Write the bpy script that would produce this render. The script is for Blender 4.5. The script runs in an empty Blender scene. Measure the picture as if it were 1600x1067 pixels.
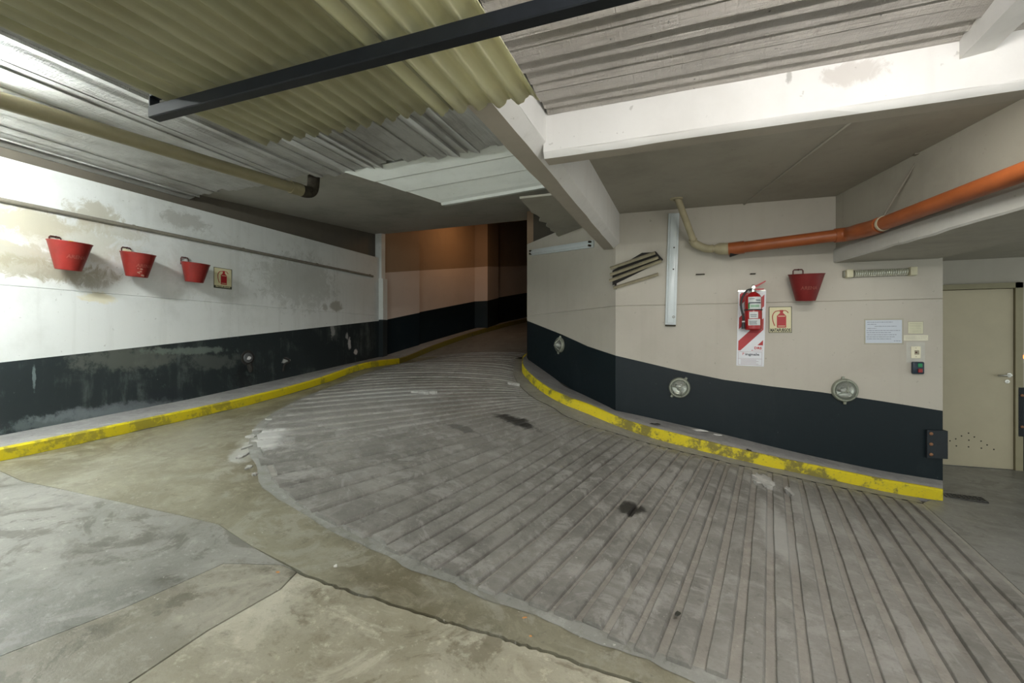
import bpy, bmesh, math, random
import numpy as np
from mathutils import Vector, Matrix
from mathutils.geometry import delaunay_2d_cdt
random.seed(7)
S = bpy.context.scene
COL = S.collection

# ------------------------------------------------------------------ camera, world, lights, exposure
TH = math.radians(20.98)          # camera looks 21 degrees left of the garage's long axis (+Y)
F = 730.0
cam_d = bpy.data.cameras.new('camera')
cam_d.sensor_width = 36.0
cam_d.lens = F * 36.0 / 1600.0
cam_d.clip_start = 0.02
cam = bpy.data.objects.new('camera', cam_d)
COL.objects.link(cam)
cam.location = (0, 0, 0)
cam.rotation_euler = (math.pi / 2, 0, TH)
S.camera = cam

S.view_settings.view_transform = 'Standard'
S.view_settings.look = 'None'
S.view_settings.gamma = 1.0
S.view_settings.use_curve_mapping = False
S.view_settings.exposure = 1.45

W = bpy.data.worlds.new('world')
S.world = W
W.use_nodes = True
W.node_tree.nodes['Background'].inputs[0].default_value = (0.93, 1.0, 0.95, 1)
W.node_tree.nodes['Background'].inputs[1].default_value = 0.43


def area(name, loc, rot, sx, sy, power, color):
    l = bpy.data.lights.new(name, 'AREA')
    l.shape = 'RECTANGLE'
    l.size, l.size_y = sx, sy
    l.energy = power
    l.color = color
    o = bpy.data.objects.new(name, l)
    COL.objects.link(o)
    o.location = loc
    o.rotation_euler = rot
    return o


COOL = (0.93, 1.0, 0.96)
TUBE_LEFT, TUBE_FRONT, TUBE_FILL = 340.0, 125.0, 80.0      # radiance of the lit tubes (built below); the last is an added fill
LAMP_BAY, FILL_DOOR, LAMP_RAMP = 7.6, 0.7, 2.6
area('lamp_back_bay', (1.0, 3.1, 1.36), (math.radians(24), 0, 0), 1.2, 0.08, LAMP_BAY, (1.0, 0.97, 0.9))
area('fill_door_side', (4.3, 4.3, 0.85), (0, 0, 0), 0.08, 1.2, FILL_DOOR, (1.0, 0.98, 0.9))  # weak fill added to brighten the door wall, no fixture there
area('lamp_ramp_up', (-4.25, 9.3, 2.78), (0, math.radians(42), 0), 0.6, 0.2, LAMP_RAMP, (1.0, 0.55, 0.24))


# ------------------------------------------------------------------ helpers
def ray(px, py):
    a = (px - 800.0) / F
    b = (533.5 - py) / F
    return Vector((a * math.cos(TH) - math.sin(TH), a * math.sin(TH) + math.cos(TH), b))


def at_z(px, py, z):
    r = ray(px, py)
    return r * (z / r.z)


def at_y(px, py, y):
    r = ray(px, py)
    return r * (y / r.y)


def at_t(px, py, t):
    return ray(px, py) * t


def link(name, me, parent=None):
    o = bpy.data.objects.new(name, me)
    COL.objects.link(o)
    if parent:
        o.parent = parent
    return o


def obj(name, bm, mat, parent=None, smooth=False, recalc=True):
    if recalc:
        bmesh.ops.recalc_face_normals(bm, faces=bm.faces)
    me = bpy.data.meshes.new(name)
    bm.to_mesh(me)
    bm.free()
    for m in (mat if isinstance(mat, (list, tuple)) else [mat]):
        me.materials.append(m)
    if smooth:
        me.shade_smooth()
        me.set_sharp_from_angle(angle=math.radians(40))
    return link(name, me, parent)


def tag(o, label=None, cat=None, group=None, kind=None):
    if label:
        o['label'] = label
    if cat:
        o['category'] = cat
    if group:
        o['group'] = group
    if kind:
        o['kind'] = kind
    return o


def thing(name, label, cat, loc=(0, 0, 0), rz=0, group=None):
    o = bpy.data.objects.new(name, None)
    COL.objects.link(o)
    o.empty_display_size = 0.1
    o.location = loc
    o.rotation_euler = (0, 0, rz)
    return tag(o, label, cat, group)


def copy_tree(o, parent=None):
    c = o.copy()
    COL.objects.link(c)
    if parent:
        c.parent = parent
    for ch in list(o.children):
        copy_tree(ch, c)
    return c


def BM():
    return bmesh.new()


def box(bm, x0, x1, y0, y1, z0, z1, mi=0):
    v = [bm.verts.new(p) for p in ((x0, y0, z0), (x1, y0, z0), (x1, y1, z0), (x0, y1, z0),
                                   (x0, y0, z1), (x1, y0, z1), (x1, y1, z1), (x0, y1, z1))]
    fs = []
    for q in ((0, 3, 2, 1), (4, 5, 6, 7), (0, 1, 5, 4), (1, 2, 6, 5), (2, 3, 7, 6), (3, 0, 4, 7)):
        f = bm.faces.new([v[i] for i in q])
        f.material_index = mi
        fs.append(f)
    return v


def bevel(bm, w=0.004, seg=2):
    bmesh.ops.bevel(bm, geom=list(bm.edges), offset=w, segments=seg, profile=0.5, affect='EDGES', clamp_overlap=True)


def prism(bm, pts, vec):
    """closed solid from a planar polygon pushed along vec"""
    a = [bm.verts.new(p) for p in pts]
    b = [bm.verts.new(Vector(p) + Vector(vec)) for p in pts]
    n = len(pts)
    bm.faces.new(a)
    bm.faces.new(list(reversed(b)))
    for i in range(n):
        bm.faces.new((a[i], b[i], b[(i + 1) % n], a[(i + 1) % n]))
    return a, b


def frame_of(d):
    d = d.normalized()
    u = d.cross(Vector((0, 0, 1)))
    if u.length < 1e-3:
        u = Vector((1, 0, 0))
    u.normalize()
    return u, d.cross(u).normalized()


def tube(bm, pts, r, seg=12, caps=True):
    pts = [Vector(p) for p in pts]
    rings = []
    for i, p in enumerate(pts):
        d = (pts[min(i + 1, len(pts) - 1)] - pts[max(i - 1, 0)])
        u, w = frame_of(d)
        if rings:   # keep the frame from flipping
            if u.dot(pu) < 0 and abs(u.dot(pu)) > abs(w.dot(pu)):
                u, w = -u, -w
            elif abs(w.dot(pu)) > abs(u.dot(pu)):
                s = 1 if w.dot(pu) > 0 else -1
                u, w = w * s, d.normalized().cross(w * s)
        pu = u
        rr = r[i] if isinstance(r, (list, tuple)) else r
        rings.append([bm.verts.new(p + (u * math.cos(2 * math.pi * k / seg) + w * math.sin(2 * math.pi * k / seg)) * rr) for k in range(seg)])
    for a, b in zip(rings, rings[1:]):
        for k in range(seg):
            bm.faces.new((a[k], a[(k + 1) % seg], b[(k + 1) % seg], b[k]))
    if caps:
        bm.faces.new(list(reversed(rings[0])))
        bm.faces.new(rings[-1])


def smooth_path(pts, n=8):
    pts = [Vector(p) for p in pts]
    out = []
    for i in range(len(pts) - 1):
        p0, p1, p2, p3 = pts[max(i - 1, 0)], pts[i], pts[i + 1], pts[min(i + 2, len(pts) - 1)]
        for k in range(n):
            t = k / n
            out.append(0.5 * ((2 * p1) + (p2 - p0) * t + (2 * p0 - 5 * p1 + 4 * p2 - p3) * t * t + (3 * p1 - p0 - 3 * p2 + p3) * t ** 3))
    out.append(pts[-1])
    return out


def lathe(bm, prof, seg=24, axis='z', cap=False):
    """prof: list of (r, h); axis 'z' up, 'y' out of a wall towards -y"""
    rings = []
    for r, h in prof:
        ring = []
        for k in range(seg):
            c, s = math.cos(2 * math.pi * k / seg) * r, math.sin(2 * math.pi * k / seg) * r
            ring.append(bm.verts.new((c, s, h) if axis == 'z' else (c, -h, s)))
        rings.append(ring)
    for a, b in zip(rings, rings[1:]):
        for k in range(seg):
            bm.faces.new((a[k], a[(k + 1) % seg], b[(k + 1) % seg], b[k]))
    if cap:
        bm.faces.new(rings[0])
        bm.faces.new(rings[-1])
    bmesh.ops.remove_doubles(bm, verts=bm.verts, dist=1e-5)


def plate(bm, w, h, d=0.004, x=0, z=0, y=0):
    """flat plate on a wall: centre x,z; its back at y, front at y-d"""
    box(bm, x - w / 2, x + w / 2, y - d, y, z - h / 2, z + h / 2)


def text_mesh(txt, size, extrude=0.0006, align='CENTER', bold=0.0):
    cu = bpy.data.curves.new('lettering', 'FONT')
    cu.body = txt
    cu.size = size
    cu.align_x = align
    cu.align_y = 'CENTER'
    cu.extrude = extrude
    cu.resolution_u = 2
    cu.offset = bold
    o = bpy.data.objects.new('lettering', cu)
    COL.objects.link(o)
    dg = bpy.context.evaluated_depsgraph_get()
    me = bpy.data.meshes.new_from_object(o.evaluated_get(dg))
    bpy.data.objects.remove(o)
    bpy.data.curves.remove(cu)
    return me


def lettering(txt, size, mat, parent, x, y, z, width=None, align='CENTER', bold=0):
    me = text_mesh(txt, size, align=align, bold=bold)
    xs = [v.co.x for v in me.vertices]
    sc = width / (max(xs) - min(xs)) if width else 1.0
    for v in me.vertices:
        v.co = (v.co.x * sc + x, y - v.co.z, v.co.y + z)
    me.materials.clear()
    me.materials.append(mat)
    return link('lettering', me, parent)


# ------------------------------------------------------------------ materials
class NT:
    def __init__(self, name):
        self.m = bpy.data.materials.new(name)
        self.m.use_nodes = True
        self.t = self.m.node_tree
        self.b = self.t.nodes['Principled BSDF']
        self.pos = self.t.nodes.new('ShaderNodeNewGeometry').outputs['Position']

    def n(self, typ, **kw):
        nd = self.t.nodes.new(typ)
        for k, v in kw.items():
            setattr(nd, k, v)
        return nd

    def l(self, a, b):
        self.t.links.new(a, b)

    def vec(self, scale=(1, 1, 1), rz=0):
        mp = self.n('ShaderNodeMapping')
        mp.inputs['Scale'].default_value = scale
        mp.inputs['Rotation'].default_value = (0, 0, rz)
        self.l(self.pos, mp.inputs[0])
        return mp.outputs[0]

    def noise(self, scale, detail=5, rough=0.6, vec=None, dist=0.0):
        nz = self.n('ShaderNodeTexNoise')
        nz.inputs['Scale'].default_value = scale
        nz.inputs['Detail'].default_value = detail
        nz.inputs['Roughness'].default_value = rough
        nz.inputs['Distortion'].default_value = dist
        self.l(vec or self.pos, nz.inputs['Vector'])
        return nz.outputs['Fac']

    def ramp(self, fac, lo, hi):
        mr = self.n('ShaderNodeMapRange', interpolation_type='SMOOTHSTEP')
        mr.inputs['From Min'].default_value = lo
        mr.inputs['From Max'].default_value = hi
        self.l(fac, mr.inputs['Value'])
        return mr.outputs['Result']

    def math(self, op, a, b=None):
        m = self.n('ShaderNodeMath', operation=op)
        for i, x in enumerate((a, b)):
            if x is None:
                continue
            if isinstance(x, (int, float)):
                m.inputs[i].default_value = x
            else:
                self.l(x, m.inputs[i])
        return m.outputs[0]

    def mix(self, fac, a, b):
        m = self.n('ShaderNodeMix', data_type='RGBA')
        for s, x in (('Factor', fac), ('A', a), ('B', b)):
            i = [k for k in m.inputs if k.name == s and (k.type == ('VALUE' if s == 'Factor' else 'RGBA'))][0]
            if isinstance(x, (int, float)):
                i.default_value = x
            elif isinstance(x, tuple):
                i.default_value = (*x, 1) if len(x) == 3 else x
            else:
                self.l(x, i)
        return [k for k in m.outputs if k.type == 'RGBA'][0]

    def spot(self, x, y, z, rx, ry, rz, ang=0.0, nz=None, edge=0.35, wob=0.8):
        """0..1 mask: an irregular blot of radii rx,ry,rz about a world point (ang about Z)"""
        mp = self.n('ShaderNodeMapping', vector_type='TEXTURE')
        mp.inputs['Location'].default_value = (x, y, z)
        mp.inputs['Rotation'].default_value = (0, 0, ang)
        mp.inputs['Scale'].default_value = (rx, ry, rz)
        self.l(self.pos, mp.inputs[0])
        ln = self.n('ShaderNodeVectorMath', operation='LENGTH')
        self.l(mp.outputs[0], ln.inputs[0])
        d = ln.outputs['Value']
        if nz is not None:
            d = self.math('ADD', d, self.math('MULTIPLY', self.math('SUBTRACT', nz, 0.5), wob * 2))
        return self.ramp(d, 1.0 + edge, 1.0 - edge)

    def done(self, col, rough=0.6, bump=None, bstr=0.3, bdist=0.01, metal=0.0, spec=0.5):
        b = self.b
        if isinstance(col, tuple):
            b.inputs['Base Color'].default_value = (*col, 1)
        else:
            self.l(col, b.inputs['Base Color'])
        if isinstance(rough, (int, float)):
            b.inputs['Roughness'].default_value = rough
        else:
            self.l(rough, b.inputs['Roughness'])
        b.inputs['Metallic'].default_value = metal
        b.inputs['Specular IOR Level'].default_value = spec
        if bump is not None:
            bp = self.n('ShaderNodeBump')
            bp.inputs['Strength'].default_value = bstr
            bp.inputs['Distance'].default_value = bdist
            self.l(bump, bp.inputs['Height'])
            self.l(bp.outputs[0], b.inputs['Normal'])
        return self.m


def plain(name, col, rough=0.5, metal=0.0, spec=0.5, var=0.12, nscale=14, bstr=0.05):
    k = NT(name)
    f = k.noise(nscale, 4)
    c2 = tuple(max(0, c * (1 - var * 2)) for c in col)
    return k.done(k.mix(f, c2, tuple(min(1, c * (1 + var)) for c in col)), rough, f, bstr, 0.004, metal, spec)


def painted_wall(name, base, dirt, grime=0.5, spots=(), bumpy=0.25, rough=0.75):
    k = NT(name)
    big = k.noise(1.3, 6, 0.65)
    mid = k.noise(5, 6, 0.7)
    fine = k.noise(60, 4, 0.7)
    col = k.mix(k.math('MULTIPLY', k.ramp(big, 0.42, 0.75), grime), base, dirt)
    streak = k.noise(1.0, 5, 0.6, k.vec((9, 9, 0.5)))
    col = k.mix(k.math('MULTIPLY', k.ramp(streak, 0.5, 0.8), 0.28), col, dirt)
    speck = k.noise(26, 3, 0.5)
    col = k.mix(k.math('MULTIPLY', k.ramp(speck, 0.70, 0.76), 0.35), col, (0.16, 0.15, 0.12))
    flake = k.noise(7.5, 8, 0.78, None, 0.8)
    for (x, y, z, rx, ry, rz, c, s) in spots:
        col = k.mix(k.math('MULTIPLY', k.spot(x, y, z, rx, ry, rz, 0, flake, 0.3, 1.7), s), col, c)
    h = k.math('ADD', k.math('MULTIPLY', fine, 0.35), mid)
    return k.done(col, rough, h, bumpy, 0.006)


WL = -5.75                                                     # the left wall's face
wl = lambda px, py: ray(px, py) * (WL / ray(px, py).x)         # a point on the left wall
_sp = []
for (px, py, ry, rz, c, s) in ((40, 345, .35, .13, (.42, .38, .27), .75), (150, 335, .22, .12, (.40, .37, .28), .7), (30, 395, .4, .10, (.36, .33, .24), .7),
                               (70, 420, .45, .10, (.34, .31, .22), .75), (180, 360, .30, .07, (.45, .42, .33), .5), (105, 375, .5, .2, (.50, .47, .37), .5), (155, 465, .13, .055, (.72, .68, .52), .9),
                               (150, 443, .16, .05, (.45, .45, .42), .6), (290, 345, .25, .10, (.36, .36, .33), .6), (525, 478, .14, .09, (.26, .24, .19), .7),
                               (508, 481, .06, .06, (.30, .29, .25), .6), (330, 420, .5, .4, (.55, .56, .52), .35), (470, 440, .7, .4, (.38, .39, .36), .5), (400, 528, .06, .05, (.85, .85, .85), .9), (125, 430, .35, .1, (.30, .27, .2), .5)):
    p = wl(px, py)
    _sp.append((p.x, p.y, p.z, .4, ry, rz, c, s))
M = {}
M['wall_left'] = painted_wall('white_wall_paint', (0.74, 0.76, 0.75), (0.46, 0.47, 0.44), 0.5, _sp, 0.35)
M['wall_right'] = painted_wall('cream_wall_paint', (0.50, 0.47, 0.41), (0.40, 0.37, 0.315), 0.5, (), 0.12)
M['wall_pink'] = painted_wall('pinkish_wall_paint', (0.60, 0.49, 0.42), (0.5, 0.4, 0.34), 0.4)
M['wall_tan'] = painted_wall('tan_wall_paint', (0.30, 0.20, 0.125), (0.21, 0.145, 0.10), 0.6)
M['raw'] = painted_wall('unpainted_concrete', (0.15, 0.132, 0.105), (0.10, 0.09, 0.075), 0.6, (), 0.4, 0.85)
M['raw_dark'] = painted_wall('raw_concrete_cavity_shade', (0.07, 0.06, 0.045), (0.03, 0.027, 0.022), 0.8, (), 0.6, 0.9)
M['soffit_grey'] = painted_wall('grey_soffit_paint', (0.44, 0.43, 0.385), (0.27, 0.26, 0.225), 0.7, (), 0.4)
M['bay_ceiling'] = painted_wall('dull_cream_ceiling_paint', (0.36, 0.34, 0.285), (0.24, 0.225, 0.185), 0.6, (), 0.25)
_q = [(at_y(px, py, 2.56), ry, rz, c, w) for px, py, ry, rz, c, w in ((1335, 112, .12, .055, (.36, .31, .27), .42), (1233, 118, .012, .035, (.3, .29, .27), .7))]
M['beam_white'] = painted_wall('white_beam_paint', (0.72, 0.71, 0.69), (0.5, 0.48, 0.45), 0.35, [(p_.x, p_.y, p_.z, ry, .3, rz, c, w) for p_, ry, rz, c, w in _q], 0.3, 0.6)


def board_paint(name, base, dirt, along):
    """painted concrete that still shows the grain of its formwork boards"""
    k = NT(name)
    g = k.noise(1.0, 6, 0.7, k.vec((60, 2.2, 30) if along == 'y' else (2.2, 60, 30)))
    cross = k.noise(1.0, 5, 0.7, k.vec((8, 70, 8) if along == 'y' else (70, 8, 8)))
    big = k.noise(2.0, 5, 0.6)
    col = k.mix(k.ramp(big, 0.35, 0.75), base, dirt)
    col = k.mix(k.math('MULTIPLY', k.ramp(g, 0.55, 0.8), 0.5), col, tuple(c * 0.55 for c in dirt))
    sp = k.noise(30, 3)
    col = k.mix(k.math('MULTIPLY', k.ramp(sp, 0.70, 0.75), 0.7), col, (0.06, 0.055, 0.045))
    h = k.math('ADD', g, k.math('MULTIPLY', cross, 0.8))
    return k.done(col, 0.30, h, 1.0, 0.024, 0, 0.55)


M['board_left'] = board_paint('white_board_marked_paint', (0.60, 0.60, 0.57), (0.33, 0.32, 0.29), 'y')
M['board_front'] = board_paint('ivory_board_marked_paint', (0.60, 0.56, 0.51), (0.40, 0.37, 0.33), 'x')


def dado_paint(name, base, worn, amount, spots=()):
    k = NT(name)
    a = k.noise(2.2, 7, 0.7, None, 0.6)
    b = k.noise(1.0, 6, 0.7, k.vec((7, 7, 1.2)))
    c = k.noise(9, 5, 0.7)
    m = k.math('MULTIPLY', k.ramp(k.math('MULTIPLY', a, b), 0.24, 0.42), amount)
    col = k.mix(m, base, worn)
    col = k.mix(k.math('MULTIPLY', k.ramp(c, 0.62, 0.8), amount * 0.6), col, tuple(x * 1.3 for x in worn))
    sp = k.noise(33, 3)
    col = k.mix(k.math('MULTIPLY', k.ramp(sp, 0.74, 0.77), 0.5), col, (0.35, 0.37, 0.37))
    for (x, y, z, rx, ry, rz, cc, s) in spots:
        col = k.mix(k.math('MULTIPLY', k.spot(x, y, z, rx, ry, rz, 0, c, 0.3, 1.5), s), col, cc)
    return k.done(col, k.math('ADD', 0.38, k.math('MULTIPLY', m, 0.3)), c, 0.15, 0.006, 0, 0.28)


_dp = []
for (px, py, ry, rz, cc, s) in ((546, 538, .035, .10, (.5, .48, .47), .9), (556, 550, .045, .05, (.55, .5, .48), .9), (542, 525, .03, .06, (.4, .4, .39), .8), (520, 517, .05, .12, (.35, .35, .34), .7), (447, 563, .06, .04, (.5, .5, .48), .9),
                                (330, 565, .35, .10, (.10, .11, .10), .6), (53, 590, .012, .12, (.20, .25, .25), .6), (210, 560, .5, .12, (.13, .14, .12), .6), (130, 655, .6, .08, (.14, .17, .17), .6), (200, 638, .6, .07, (.17, .19, .2), .6),
                                (300, 548, .5, .04, (.16, .19, .17), .7), (262, 617, .28, .08, (.02, .025, .03), .7), (380, 590, .12, .2, (.012, .014, .015), .7)):
    p = wl(px, py)
    _dp.append((p.x, p.y, p.z, .4, ry, rz, cc, s))
M['dado_left'] = dado_paint('worn_black_dado_paint', (0.022, 0.029, 0.031), (0.085, 0.10, 0.095), 1.0, _dp)
M['dado_right'] = dado_paint('blue_black_dado_paint', (0.005, 0.0115, 0.0155), (0.014, 0.022, 0.026), 0.6)


def concrete(name, c1, c2, c3, rough=0.55, bumpy=0.35, spots=(), streak=None, wet=0.0):
    k = NT(name)
    big = k.noise(0.9, 7, 0.62, None, 0.4)
    mid = k.noise(4.5, 7, 0.7, None, 0.3)
    fine = k.noise(70, 4, 0.75)
    col = k.mix(k.ramp(big, 0.36, 0.64), c1, c2)
    col = k.mix(k.math('MULTIPLY', k.ramp(mid, 0.5, 0.72), 0.75), col, c3)
    if streak:
        s = k.noise(1.0, 6, 0.65, k.vec(streak[0], streak[1]))
        col = k.mix(k.math('MULTIPLY', k.ramp(s, 0.52, 0.75), 0.6), col, streak[2])
    cl = k.noise(2.1, 8, 0.72, None, 1.2)
    col = k.mix(k.math('MULTIPLY', k.ramp(cl, 0.53, 0.59), 0.6), col, c3)
    col = k.mix(k.math('MULTIPLY', k.ramp(cl, 0.47, 0.38), 0.5), col, tuple(min(1, x * 1.25) for x in c1))
    col = k.mix(k.math('MULTIPLY', k.ramp(fine, 0.5, 0.75), 0.22), col, tuple(x * 0.45 for x in c2))
    mot = k.noise(13, 7, 0.75)
    col = k.mix(k.math('MULTIPLY', k.ramp(mot, 0.54, 0.68), 0.5), col, tuple(min(1, x * 1.45) for x in c1))
    col = k.mix(k.math('MULTIPLY', k.ramp(mot, 0.45, 0.32), 0.5), col, tuple(x * 0.6 for x in c2))
    pale = k.noise(38, 3)
    col = k.mix(k.math('MULTIPLY', k.ramp(pale, 0.69, 0.75), 0.55), col, (0.6, 0.58, 0.53))
    r = k.math('ADD', rough, k.math('MULTIPLY', k.math('SUBTRACT', mid, 0.5), -0.5))
    for (x, y, z, rx, ry, rz, ang, c, s) in spots:
        col = k.mix(k.math('MULTIPLY', k.spot(x, y, z, rx, ry, rz, ang, mid, 0.3, 1.2), s), col, c)
    h = k.math('ADD', k.math('MULTIPLY', fine, 0.25), mid)
    return k.done(col, r, h, bumpy, 0.008, 0, 0.45)


# ------------------------------------------------------------------ the lie of the ground (thin-plate spline through surveyed heights)
CTRL = [(-5.1, -2.5, -1.17), (-5.1, 0, -1.055), (-5.1, 2.25, -.945), (-5.1, 3.97, -.82), (-5.1, 5.44, -.65), (-5.1, 7.6, -.415),
        (-5.0, 8.6, -.19), (-4.7, 10.5, .23), (-4.4, 13.0, .62), (-2.6, 8.6, -.17), (-2.6, 10.5, .23), (-2.6, 13, .62),
        (-2.5, 7.1, -.33), (-2.4, 6.6, -.41), (-2.03, 5.97, -.55), (-1.71, 5.57, -.665), (-1.4, 5.37, -.75), (-1.07, 5.24, -.83), (-.77, 5.17, -.925),
        (-.5, 5.1, -.99), (.29, 5.02, -1.13), (1.15, 5.24, -1.31), (2.15, 5.37, -1.46), (2.9, 5.6, -1.47), (3.4, 6.9, -1.455), (2.6, 6.9, -1.45),
        (0, 0, -1.40), (-2.3, .9, -1.22), (0, -2.5, -1.45), (2.5, 0, -1.47), (4, 3, -1.48), (1.79, 3.57, -1.46), (1.35, 2.66, -1.465)]
for px, py, z in ((392, 680, -.87), (432, 769, -1.05), (550, 845, -1.19), (650, 890, -1.26), (800, 960, -1.34), (1100, 1060, -1.425), (600, 572, -.42)):
    p = at_z(px, py, z)
    CTRL.append((p.x, p.y, z))
CT = np.array(CTRL)


def _U(r):
    return np.where(r < 1e-9, 0, r * r * np.log(np.maximum(r, 1e-9)))


_n = len(CT)
_K = _U(np.linalg.norm(CT[:, None, :2] - CT[None, :, :2], axis=2)) + 0.02 * np.eye(_n)
_P = np.hstack([np.ones((_n, 1)), CT[:, :2]])
_A = np.vstack([np.hstack([_K, _P]), np.hstack([_P.T, np.zeros((3, 3))])])
_Wt = np.linalg.solve(_A, np.concatenate([CT[:, 2], np.zeros(3)]))


def gz(x, y):
    r = np.hypot(x - CT[:, 0], y - CT[:, 1])
    return float(np.dot(_Wt[:_n], _U(r)) + _Wt[_n] + _Wt[_n + 1] * x + _Wt[_n + 2] * y)


def gp(px, py):
    """the point of the ground that the pixel shows"""
    r = ray(px, py)
    t = 3.0
    for i in range(60):
        p = r * t
        h = gz(p.x, p.y)
        tn = h / r.z if r.z < -1e-4 else t
        t = 0.5 * t + 0.5 * min(max(tn, 0.5), 14)
    return Vector((r.x * t, r.y * t, gz(r.x * t, r.y * t)))


def ground_patch(poly, zoff=0.0, res=0.2, depth=0.04, skirt=True):
    """a slab that lies on the ground: polygon in plan, its top follows the ground"""
    vs = []
    n = len(poly)
    for i in range(n):
        a, b = Vector(poly[i][:2]), Vector(poly[(i + 1) % n][:2])
        k = max(1, int((b - a).length / res))
        for j in range(k):
            vs.append(a.lerp(b, j / k))
    nb = len(vs)
    x0, x1 = min(v.x for v in vs), max(v.x for v in vs)
    y0, y1 = min(v.y for v in vs), max(v.y for v in vs)
    ring = list(vs)

    def inside(p):
        c = False
        for i in range(nb):
            a, b = ring[i], ring[i - 1]
            if (a.y > p.y) != (b.y > p.y) and p.x < (b.x - a.x) * (p.y - a.y) / (b.y - a.y) + a.x:
                c = not c
        return c
    y = y0 + res * 0.5
    row = 0
    while y < y1:
        x = x0 + res * (0.5 if row % 2 else 0.25)
        while x < x1:
            p = Vector((x, y))
            if inside(p) and min((p - q).length for q in ring) > res * 0.4:
                vs.append(p)
            x += res
        y += res
        row += 1
    V, E, Fc, *_ = delaunay_2d_cdt(vs, [], [list(range(nb))], 1, 1e-5)
    bm = BM()
    bv = [bm.verts.new((v.x, v.y, gz(v.x, v.y) + zoff)) for v in V]
    for f in Fc:
        bm.faces.new([bv[i] for i in f])
    if skirt:
        be = [e for e in bm.edges if len(e.link_faces) == 1]
        low = {}
        for e in be:
            for v in e.verts:
                if v not in low:
                    low[v] = bm.verts.new((v.co.x, v.co.y, v.co.z - depth))
        for e in be:
            a, b = e.verts
            bm.faces.new((a, b, low[b], low[a]))
    return bm


# ------------------------------------------------------------------ floor: a bed and the slabs cast on it
M['bed'] = concrete('dark_joint_concrete', (.05, .048, .042), (.04, .038, .034), (.03, .03, .028), 0.8)
OLIVE, PALE, GREY = (.235, .22, .155), (.45, .445, .37), (.37, .375, .345)
M['slab_grey'] = concrete('grey_slab_concrete', (.265, .26, .235), (.175, .175, .153), (.09, .084, .064), 0.45, 0.4)
M['slab_tan'] = concrete('yellowish_slab_concrete', (.43, .41, .33), (.28, .26, .19), (.13, .112, .07), 0.48, 0.4)
M['slab_mix'] = concrete('patchy_slab_concrete', (.30, .285, .235), (.2, .187, .14), (.09, .08, .053), 0.48, 0.4)
_g1 = gp(225, 720)
_g2 = gp(392, 700)
M['apron'] = concrete('olive_stained_concrete', (.235, .223, .165), (.14, .123, .078), (.31, .30, .245), 0.38, 0.3,
                      [(_g2.x, _g2.y, _g2.z, .10, .34, .3, .5, (.42, .42, .40), .6)])
M['smooth_floor'] = concrete('smooth_grey_concrete', (.25, .248, .232), (.19, .188, .172), (.14, .136, .12), 0.4, 0.3)

bm = BM()
gx = np.arange(-6.0, 6.01, 0.3)
gy = np.arange(-3.0, 15.01, 0.3)
grid = [[bm.verts.new((x, y, gz(x, y) - 0.03)) for y in gy] for x in gx]
for i in range(len(gx) - 1):
    for j in range(len(gy) - 1):
        bm.faces.new((grid[i][j], grid[i + 1][j], grid[i + 1][j + 1], grid[i][j + 1]))
floor = tag(obj('floor', bm, M['bed'], smooth=True), kind='structure')


def slab(pts, mat, zoff=0.0, res=0.2):
    return obj('slab', ground_patch(pts, zoff, res), mat, floor, smooth=True)


P2 = lambda px, py: gp(px, py).to_2d()
# outer edge of the ribbed ramp, rib by rib (pixel rows were surveyed off the photograph)
OUT_KEYS = [(12, 1100, 1060), (13, 1040, 1037), (14, 990, 1018), (15, 946, 1001), (16, 902, 982), (17, 860, 966), (18, 820, 952), (19, 783, 937), (20, 746, 923), (21, 713, 910),
            (22, 681, 898), (23, 652, 885), (24, 625, 873), (25, 597, 861), (26, 570, 847), (27, 532, 828), (28, 490, 807), (29, 457, 788), (30, 431, 769), (31, 414, 751),
            (32, 406, 732), (33, 401, 717), (34, 397, 704), (35, 395, 692), (36, 393, 681), (37, 405, 668), (38, 418, 656), (39, 433, 644), (41, 462, 628), (44, 505, 609), (48, 562, 588), (51, 604, 574)]
IN_KEYS = [(0, 1442, 787), (1, 1417, 782), (2, 1394, 778), (3, 1370, 773), (4, 1346, 768), (5, 1322, 764), (6, 1298, 759), (7, 1274, 754), (8, 1252, 749), (9, 1230, 744), (10, 1206, 739), (11, 1184, 733),
           (12, 1163, 729), (13, 1142, 725), (14, 1124, 720), (15, 1105, 715), (16, 1086, 711), (17, 1068, 707), (18, 1050, 702), (19, 1032, 698), (20, 1016, 694), (21, 999, 689), (22, 983, 684), (23, 967, 679),
           (24, 950, 674), (25, 932, 669), (26, 916, 664), (27, 904, 659), (28, 895, 655), (29, 887, 652), (30, 879, 648), (32, 867, 639), (34, 856, 633), (37, 840, 625.5), (40, 827, 617), (43, 817, 608), (46, 809, 599), (49, 804, 589), (51, 802, 583)]
out_pts = {k: P2(x, y) for k, x, y in OUT_KEYS}
in_pts = {k: P2(x, y) for k, x, y in IN_KEYS}
R4d = (gp(1543, 1067) - gp(1346, 768)).to_2d()
R0d = (gp(1600, 929) - gp(1442, 787)).to_2d()
for k, d in ((0, R0d), (4, R4d)):
    q = in_pts[k]
    s = (1.95 + 0.02 * k - q.y) / d.y
    out_pts[k] = q + d * s
for k, x in ((6, (gp(1437, 1067) - gp(1298, 759))), (8, gp(1325, 1067) - gp(1252, 749)), (10, gp(1212, 1067) - gp(1206, 739))):
    q = in_pts[k]
    s = (2.0 + 0.01 * k - q.y) / x.y
    out_pts[k] = q + x.to_2d() * s
NR = 62
out_pts[57] = Vector((-4.62, 7.3))
out_pts[62] = Vector((-4.55, 8.1))
in_pts[57] = Vector((-2.75, 7.3))
in_pts[62] = Vector((-2.75, 8.1))


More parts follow.
